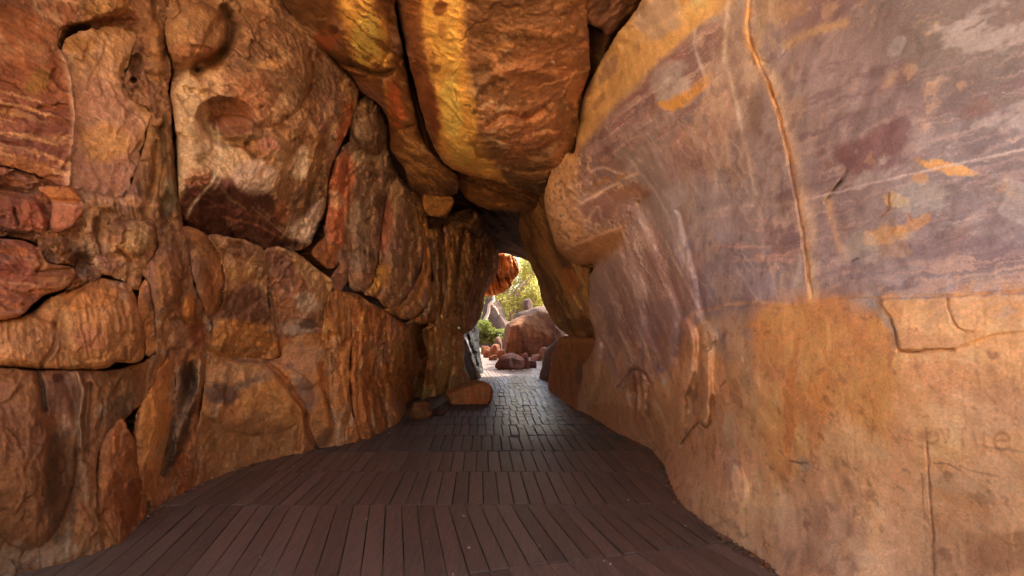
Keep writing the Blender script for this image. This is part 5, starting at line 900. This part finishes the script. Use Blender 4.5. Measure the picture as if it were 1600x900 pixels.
M_PAVE = wood_material('worn_polished_paver', (.095,.064,.046), (.155,.108,.078), rough=(.10,.28), bump=1.0, scuff=.3, spec=1.0, track=True)

def board_geo(q, th=.045, bev=.005, dz=0.0, tilt=(0, 0)):
    """q: 4 corners (x,y) counter-clockwise; chamfered slab"""
    q = np.array(q, float); c = q.mean(0)
    e = q - c
    ln = np.linalg.norm(e, axis=1)[:, None]
    ins = c + e * (1 - bev * 1.6 / np.maximum(np.abs(e).min(0)[None] + .02, .04)).clip(.5, 1)
    def zz(p): return dz + (p[:, 0] - c[0]) * tilt[0] + (p[:, 1] - c[1]) * tilt[1]
    V = np.vstack([np.column_stack([q, zz(q) - th]), np.column_stack([q, zz(q) - bev]), np.column_stack([ins, zz(ins)])])
    F = [(8, 9, 10, 11), (3, 2, 1, 0)]
    for i in range(4):
        j = (i + 1) % 4; F += [(i, j, 4 + j, 4 + i), (4 + i, 4 + j, 8 + j, 8 + i)]
    return V, np.array(F)

def xl(y): return interp(y, [(1,-3.6),(3.7,-3.6),(5,-3.5),(6.2,-3.5),(7.4,-3.0),(8.2,-2.6),(10.3,-2.35),(12.5,-2.6),(14,-2.3),(19.2,-1.6),(27,-2.2)])
def xr(y): return interp(y, [(1,2.4),(3.7,2.0),(5.5,1.85),(7.4,2.0),(9.9,1.75),(11.5,1.45),(16,1.4),(19,1.5),(27,2.4)])

walk = bpy.data.objects.new('boardwalk', None); COL.objects.link(walk); tag(walk, 'dark brown plank boardwalk filling the near half of the passage', kind='structure')
W = .141; GAP = .0065
y0a = lambda x: 3.76 + .29 * (x + .2)
secs = [(lambda x: 1.2 + 0 * x, y0a, -.33, .37), (y0a, lambda x: 5.19 + .012 * x, -.206, .20), (lambda x: 5.19 + .012 * x, lambda x: 6.345 - .01 * x, -.06, .05), (lambda x: 6.345 - .01 * x, lambda x: 7.40 + .02 * x, -.056, .0)]
for si, (ya, yb, hd, ph) in enumerate(secs):
    ymid = (ya(0.) + yb(0.)) / 2
    tanh = math.tan(hd); x = -4.8
    while x < 3.4:
        w = W * random.uniform(.97, 1.03)
        def P(xc, yf):      # point on the board edge that crosses x = xc at ymid
            y = yf(xc); 
            for _ in range(4): y = yf(xc + tanh * (y - ymid))
            return (xc + tanh * (y - ymid), y)
        a, b2 = x + GAP / 2 * random.uniform(.7, 1.5), x + w - GAP / 2 * random.uniform(.7, 1.5)
        e = .004
        q = [P(a, lambda v: ya(v) + e), P(b2, lambda v: ya(v) + e), P(b2, lambda v: yb(v) - e), P(a, lambda v: yb(v) - e)]
        xm = (a + b2) / 2
        if xl(ymid) - .45 < xm < xr(ymid) + .35:
            V, F = board_geo(q, dz=random.uniform(-.0025, .002), tilt=(random.uniform(-.012, .012), random.uniform(-.001, .001)))
            c = V.mean(0); o = mesh_obj('plank', V - c, F, M_WOOD, walk, smooth=False); o.location = c
        x += w

path = bpy.data.objects.new('paved_path', None); COL.objects.link(path); tag(path, 'polished paved path running on through the passage to the opening', kind='structure')
yy = 7.415; cnt = 0; rest_v, rest_f, rest_c = [], [], []; nrow = 0
while yy < 29.0:
    ln = {0: 1.05, 1: .95, 2: .8}.get(nrow, random.uniform(.62, .9)) if yy < 14 else random.uniform(.6, .9)
    y1 = yy + ln; hd = -.05 if yy < 13 else (-.05 - .012 * (yy - 13)); ymid = (yy + y1) / 2; tanh = math.tan(hd)
    x = xl(ymid) - .4 + random.uniform(0, .1)
    ww = .132
    while x < xr(ymid) + .3:
        w = ww * random.uniform(.9, 1.12); a, b2 = x + .005, x + w - .005
        cuts = [yy + .006]
        if x > -.42 and nrow > 0:
            k = random.choice([1, 2, 2]) if nrow < 3 else random.choice([1, 1, 2, 2])
            for c_ in range(1, k): cuts.append(yy + ln * c_ / k + random.uniform(-.08, .08))
        cuts.append(y1 - .006)
        for ca, cb in zip(cuts[:-1], cuts[1:]):
            f = lambda xx, y: (xx + tanh * (y - ymid), y)
            q = [f(a, ca + .004), f(b2, ca + .004), f(b2, cb - .004), f(a, cb - .004)]
            rough_ = x > -.42
            V, F = board_geo(q, bev=.006, dz=random.uniform(-.005, .004) if rough_ else random.uniform(-.002, .001), tilt=(random.gauss(0, .035), random.gauss(0, .016)) if rough_ else (random.gauss(0, .006), 0))
            if cnt < 300:
                c = V.mean(0); o = mesh_obj('paver', V - c, F, M_PAVE, path, smooth=False); o.location = c; cnt += 1
            else:
                rest_f.append(F + 12 * len(rest_v)); rest_v.append(V); rest_c.append(np.full((12, 3), random.random()))
        x += w
    yy = y1; nrow += 1
o = mesh_obj('paver', np.vstack(rest_v), np.vstack(rest_f), M_PAVE, path, np.vstack(rest_c), smooth=False); o['kind'] = 'stuff'

# ------------------------------------------------------------------ free standing rocks
def ico(sub):
    import bmesh
    bm = bmesh.new(); bmesh.ops.create_icosphere(bm, subdivisions=sub, radius=1)
    V = np.array([v.co[:] for v in bm.verts]); F = np.array([[v.index for v in f.verts] for f in bm.faces]); bm.free()
    return V, F
_ico = {}
def stone(name, label, cat, px, py, d, w, h, dep, cols, sub=5, cuts=7, seed=0, rough=.14, group=None, rz=0.0, sink=.06, mat=None, boxy=.0, shape=None):
    """a stone whose foot stands at photo column px, row py and distance d; w, h, dep in metres"""
    if sub not in _ico: _ico[sub] = ico(sub)
    V, F = _ico[sub]; V = V.copy(); r = np.random.default_rng(1000 + seed)
    if boxy:
        V = V / (np.abs(V) ** 4).sum(1)[:, None] ** (.25 * boxy)
    for k in range(cuts):
        n = r.normal(size=3); n[2] = abs(n[2]) * .7; n /= np.linalg.norm(n); t = r.uniform(.62, .88)
        s = V @ n - t; V -= np.outer(np.where(s > 0, s * .9, 0), n)
    V += V * (rough * fbm(V * 1.6, 5, .55, seed + .5) + rough * .35 * fbm(V * 5, 4, .6, seed + 1.5, ridged=True))[:, None]
    if shape is not None: V = shape(V)
    V[:, 2] = np.maximum(V[:, 2], -.75)
    V[:, 0] *= w / (V[:, 0].max() - V[:, 0].min()); V[:, 1] *= dep / (V[:, 1].max() - V[:, 1].min()); V[:, 2] *= h * (1 + sink) / (V[:, 2].max() - V[:, 2].min())
    V[:, 2] -= V[:, 2].min() + h * sink
    c, s = math.cos(rz), math.sin(rz); V[:, :2] = V[:, :2] @ np.array([[c, s], [-s, c]])
    C = np.zeros((len(V), 3)) + lin(cols[0])
    for k, cc in enumerate(cols[1:]):
        n = fbm(V * np.array([1.6, 1.6, .35]) * (2.2 / max(w, .4)) * (k + 1.3), 4, .6, seed + 3 + k); m = sstep(.0, .22, n)[:, None] * .85; C = C * (1 - m) + lin(cc) * m
    base = unproj(np.array(px), np.array(py), np.array(d)); 
    o = mesh_obj(name, V, F, mat or M_ROUGH, None, C); o.location = (base[0], d + dep * .5, base[2])
    tag(o, label, cat, group); return o
def floor_d(py): return EYE * FOC / (py - HOR)

stone('stone', 'orange flat-topped rock lying on the path at the left', 'rock', 731, 632, floor_d(632) , 1.0, .46, .8, [(206,130,72),(180,104,58),(170,124,84)], sub=5, cuts=8, seed=9, rz=.1, boxy=.55, rough=.16, mat=M_MED)
stone('stone', 'low brown mound of stone beside the boards at the foot of the pillar', 'rock', 652, 655, floor_d(656), .46, .28, .5, [(140,94,52),(110,70,44)], sub=5, cuts=6, seed=5, rough=.12)
stone('stone', 'small dark stone half sunk right of the brown mound', 'rock', 683, 650, floor_d(650), .26, .13, .3, [(92,58,42),(70,46,36)], sub=4, cuts=5, seed=8)
stone('stone', 'large rounded dark red stone in the middle of the path at the opening', 'rock', 797, 578, floor_d(578), 1.15, .62, .7, [(92,56,50),(110,80,78),(70,42,38)], sub=5, cuts=7, seed=12, rough=.12)
stone('stone', 'upright dark red stone standing right of the rounded one', 'rock', 819, 576, floor_d(576), .42, .60, .42, [(84,46,40),(104,64,52)], sub=4, cuts=8, seed=15, boxy=.8, rough=.1)
stone('stone', 'small low dark stone at the right end of the three on the path', 'rock', 832, 575, floor_d(575), .36, .30, .36, [(84,50,44),(64,40,36)], sub=4, cuts=8, seed=18, boxy=.7)

# ------------------------------------------------------------------ beyond the opening
GF = .9
rock('boulder', 'sunlit orange rock with dark ridges hanging into the top left of the far opening',
     [(740,380),(778,394),(792,397),(806,404),(811,424),(802,438),(799,447),(786,458),(765,462),(745,458),(735,430)], [(740,390,23),(810,420,24),(765,460,24),(790,397,23)],
     [('fill',(214,130,60)),('band',75,6,.05,.8,(130,72,34)),('band',78,7,.2,.6,(232,170,92)),('poly',[(757,450),(790,440),(806,432),(785,462),(757,464)],4,.9,(232,146,64))], [('flute',75,6,.4,None),('bump',798,415,12,20,0,.5)], R=8, H=.5, noise=.3, nscale=1.2, step=1.1, gain=GF, warp=2, mat=M_FAR, back=(-.5,3,1))
stone('boulder', 'big orange boulder with rusty streaks beyond the opening', 'boulder', 826, 559, 30, 3.4, 2.5, 2.6, [(98,66,40),(58,42,30),(124,86,52)], sub=6, cuts=12, seed=25, rough=.12, mat=M_FAR, boxy=.8)
stone('boulder', 'dark grey brown domed boulder behind the orange boulder', 'boulder', 845, 557, 35, 3.9, 3.25, 3.4, [(92,72,62),(72,56,50)], sub=5, cuts=4, seed=24, rough=.1, mat=M_FAR)
stone('boulder', 'small block perched on top of the domed boulder', 'boulder', 825, 481, 36.4, .6, .62, .6, [(100,78,70)], sub=4, cuts=8, seed=27, boxy=.9, sink=.2)
stone('boulder', 'pale pinkish boulder under the branch at the left of the opening', 'boulder', 772, 545, 42, 2.5, 3.9, 2.6, [(88,70,62),(72,58,52)], sub=5, cuts=6, seed=30, rough=.1, mat=M_FAR)
k = 0
for (px, py, w, h, lab) in [(762,557,.5,.42,'small orange red rubble stone at the left end of the rubble'),(773,557,.62,.7,'leaning orange rubble stone below the shrub'),(770,561,.4,.25,'low orange rubble stone in front of the leaning one'),(783,558,.5,.45,'orange rubble stone touching the big orange boulder'),
      (757,552,.5,.5,'dark rubble stone behind the orange rubble'),(778,548,.45,.9,'upright brown rubble stone beside the boulder'),(792,562,.5,.2,'flat pinkish rubble stone before the boulder'),(812,562,.5,.22,'low pink rubble stone before the boulder, middle'),(838,562,.55,.3,'pink rubble stone before the boulder, right of middle'),(858,561,.95,.62,'pinkish squarish rubble stone right of the boulder foot'),(848,558,.5,.4,'red rubble stone wedged at the boulder foot, right')]:
    k += 1
    stone('rubble_stone', lab, 'rubble', px, py + 2, floor_d(py + 2) if py > 556 else 33, w, h, w * .9, [(116,72,42),(84,54,34)] if 'orange' in lab or 'red' in lab else [(110,86,72),(84,66,54)], sub=4, cuts=8, seed=40 + k, group='rubble stones beyond the opening', boxy=.5)

def shade_cliff(name, label, x0, x1, y0, y1, h, seed):  # rock mass added out of view to block the sun outside
    V, F = ico(6) if 'c' not in _ico else _ico['c']; _ico['c'] = (V, F); V = V.copy()
    V = V / (np.abs(V) ** 6).sum(1)[:, None] ** (1 / 6)
    V = V * np.array([(x1 - x0) / 2, (y1 - y0) / 2, h / 1.6]) + np.array([(x0 + x1) / 2, (y0 + y1) / 2, h * (1 - 1 / 1.6)])
    V += np.stack([fbm(V * .5 * np.array([1, 1, .7]), 5, .55, seed + q) for q in range(3)], 1) * np.array([1.0, 1.0, .8])
    t = fbm(V * .8, 4, .6, seed); C = lin((186, 118, 72)) * (1 + .5 * t)[:, None]
    c = np.array([(x0 + x1) / 2, (y0 + y1) / 2, 0]); o = mesh_obj(name, V - c, F, M_FAR, None, C.clip(0.01, .8)); o.location = c; tag(o, label, 'shade_cliff')
shade_cliff('shade_cliff', 'unseen sandstone mass added on the right to keep the outside path in shade', 3.6, 11, 20.5, 36, 7.2, 300)
shade_cliff('shade_cliff', 'unseen sandstone mass added on the left to shade the ground beyond the opening', -11, -3.4, 20.5, 31, 7.0, 310)

# vegetation
def leaf_material(name, c, tr):
    m, nt, b = nodes_of(name); L = nt.links.new
    att = N(nt, 'ShaderNodeAttribute', attribute_name='Col')
    sc = N(nt, 'ShaderNodeMix', data_type='RGBA'); sc.inputs['A'].default_value = (*c, 1); sc.inputs['B'].default_value = (c[0] * 2.1, c[1] * 1.7, c[2] * 1.5, 1); L(att.outputs['Fac'], sc.inputs['Factor'])
    L(sc.outputs['Result'], b.inputs['Base Color']); b.inputs['Roughness'].default_value = .55
    t = N(nt, 'ShaderNodeBsdfTranslucent'); L(sc.outputs['Result'], t.inputs['Color']); mx = N(nt, 'ShaderNodeMixShader', i_0=tr)
    L(b.outputs[0], mx.inputs[1]); L(t.outputs[0], mx.inputs[2]); L(mx.outputs[0], nt.nodes['Material Output'].inputs['Surface'])
    return m
M_LEAF = leaf_material('yellow_green_leaf', (.34,.36,.12), .5)
M_LEAF2 = leaf_material('fresh_green_leaf', (.12,.16,.035), .45)
M_BARK = rock_material('pale_bark', bump=.5, grain=.7)
def leaves(name, clumps, n, size, mat, parent, seed, flat=.5):
    r = np.random.default_rng(seed)
    wts = np.array([c[3] ** 2 for c in clumps]); wts /= wts.sum()
    ci = r.choice(len(clumps), n, p=wts); cl = np.array(clumps)[ci]
    u = r.normal(size=(n, 3)); u /= np.linalg.norm(u, axis=1)[:, None]
    rad = cl[:, 3] * r.uniform(.35, 1, n) ** .6
    P = cl[:, :3] + u * rad[:, None] * np.array([1, 1, .7])
    P += .35 * cl[:, 3:4] * np.stack([fbm(P * 1.1, 3, .5, seed + q) for q in range(3)], 1)
    a = r.normal(size=(n, 3)); a /= np.linalg.norm(a, axis=1)[:, None]; b = np.cross(a, r.normal(size=(n, 3))); b /= np.linalg.norm(b, axis=1)[:, None]
    s = (size * r.uniform(.6, 1.4, n))[:, None]
    V = np.stack([P - a * s, P + b * s * flat, P + a * s, P - b * s * flat], 1).reshape(-1, 3)
    F = np.arange(4 * n).reshape(n, 4)
    C = np.repeat(np.clip(r.normal(.5, .28, n), 0, 1), 4)[:, None] * np.ones(3)
    return mesh_obj(name, V, F, mat, parent, C, smooth=False)
def tube(name, paths, mat, parent, col):
    Vs, Fs, n = [], [], 0
    for pts, r0, r1 in paths:
        P = np.array(pts, float); m = len(P); S = 8
        for i in range(m):
            t = P[min(i + 1, m - 1)] - P[max(i - 1, 0)]; t /= np.linalg.norm(t); a = np.cross(t, [.3, 1, .2]); a /= np.linalg.norm(a); b = np.cross(t, a); r = r0 + (r1 - r0) * i / (m - 1)
            for k in range(S): an = 2 * math.pi * k / S; Vs.append(P[i] + (a * math.cos(an) + b * math.sin(an)) * r)
        for i in range(m - 1):
            for k in range(S): j = (k + 1) % S; Fs.append((n + i * S + k, n + i * S + j, n + (i + 1) * S + j, n + (i + 1) * S + k))
        n += m * S
    V = np.array(Vs); C = np.tile(lin(col), (len(V), 1))
    return mesh_obj(name, V, Fs, mat, parent, C)
def wander(a, b, n, amp, seed):
    r = np.random.default_rng(seed); a = np.array(a, float); b = np.array(b, float)
    return [a + (b - a) * i / n + (r.normal(size=3) * amp if 0 < i < n else 0) for i in range(n + 1)]
def tree(label, x, y, z0, h, spread, nclump, nleaf, seed, lean=(0, 0), group='trees beyond the opening', mat=None, size=.1):
    r = np.random.default_rng(seed)
    root = bpy.data.objects.new('tree', None); COL.objects.link(root); root.location = (x, y, z0); tag(root, label, 'tree', group)
    top = np.array([lean[0], lean[1], h * .55]); paths = [(wander((0, 0, -.3), top, 6, .12, seed), .22, .12)]
    cl = []
    for k in range(nclump):
        an = r.uniform(0, 2 * math.pi); rr = spread * math.sqrt(r.uniform(.02, 1)); zz = h * r.uniform(.3, 1.0)
        c = np.array([lean[0] + rr * math.cos(an), lean[1] + rr * math.sin(an), zz]); cl.append((*c, r.uniform(.55, 1.15) * spread * .34))
        if k % 2 == 0: paths.append((wander(top * r.uniform(.5, 1), c, 5, .15, seed + k + 1), .08, .02))
    tube('trunk', paths, M_BARK, root, (170, 140, 116)); leaves('crown', cl, nleaf, size, mat or M_LEAF, root, seed)
    return root
tree('tall yellow green tree filling the far opening behind the boulders', -0.2, 46, 0, 7.4, 3.2, 46, 26000, 101, size=.11)
tree('lighter tree behind on the left of the opening', -4.5, 53, .5, 8.5, 3.6, 34, 13000, 102, size=.13)
tree('bushy tree behind the domed boulder on the right', 4.2, 50, .3, 6.2, 3.4, 34, 13000, 103, size=.13)
def shrub(label, x, y, w, h, n, seed):
    root = bpy.data.objects.new('shrub', None); COL.objects.link(root); root.location = (x, y, 0); tag(root, label, 'shrub', 'shrubs beyond the opening')
    r = np.random.default_rng(seed); cl = [(r.uniform(-w, w) * .5, r.uniform(-w, w) * .3, h * r.uniform(.25, .85), .3 * w * r.uniform(.6, 1)) for _ in range(14)]
    tube('stem', [(wander((c[0] * .3, c[1] * .3, -.1), c[:3], 4, .05, seed + i), .03, .01) for i, c in enumerate(cl[:8])], M_BARK, root, (130, 104, 80)); leaves('foliage', cl, n, .07, M_LEAF2, root, seed)
shrub('bright green shrub left of the big orange boulder', -1.35, 35.5, 1.9, 2.05, 7000, 201)
shrub('low green shrub further left behind the jamb of the opening', -3.2, 36.5, 1.8, 1.7, 4000, 202)
# pale bare branch
br = tube('branch', [(wander((-1.9, 39, 1.6), (-1.1, 39.2, 4.4), 6, .08, 5), .13, .08), (wander((-1.45, 39.1, 3.3), (-.9, 39.3, 2.4), 4, .06, 6), .07, .04)], M_BARK, None, (206, 178, 158)); tag(br, 'pale bare forked branch in front of the pinkish boulder', 'branch')

# crumbs of stone: along the foot of the walls and scattered on the boards
def crumbs(name, label, pts, size, col, seed):
    Vi, Fi = ico(1); r = np.random.default_rng(seed); n = len(pts)
    s = size * r.uniform(.35, 1.3, n) ** 1.5
    V = Vi[None] * (s[:, None, None] * r.uniform(.6, 1.3, (n, 1, 3))) * (1 + .35 * r.normal(size=(n, len(Vi), 1)))
    V[:, :, 2] *= .7; V = V + np.column_stack([pts, s * .3])[:, None, :]
    F = Fi[None] + (np.arange(n) * len(Vi))[:, None, None]
    C = np.repeat(r.uniform(.5, 1.25, n), len(Vi))[:, None] * lin(col)
    o = mesh_obj(name, V.reshape(-1, 3), F.reshape(-1, 3), M_MED, None, C.clip(.01, .8), smooth=False); tag(o, label, kind='stuff')
rr = np.random.default_rng(5); pl = []
LC = [(-3.33,3.74),(-3.0,4.36),(-3.2,5.14),(-3.19,6.1),(-2.71,7.4),(-2.19,8.2),(-1.95,10.3),(-1.6,12.2)]; RC = [(1.72,3.74),(1.61,4.45),(1.59,5.5),(1.72,6.4),(1.79,7.5),(1.58,8.6),(1.43,9.9),(1.15,11.5)]
for T, sg in ((LC, 1), (RC, -1)):
    for (a, b), (c, d) in zip(T[:-1], T[1:]):
        for _ in range(70):
            t = rr.random(); pl.append((a + (c - a) * t + sg * abs(rr.normal(0, .05)) - sg * .02, b + (d - b) * t))
crumbs('grit', 'loose sandstone grit along the foot of both walls', np.array(pl), .014, (150,104,68), 6)
crumbs('stone_chips', 'pale crumbs of stone scattered over the boards', np.column_stack([rr.uniform(-2.6, 1.4, 150), rr.uniform(3.7, 9.5, 150)]), .007, (216,190,160), 7)
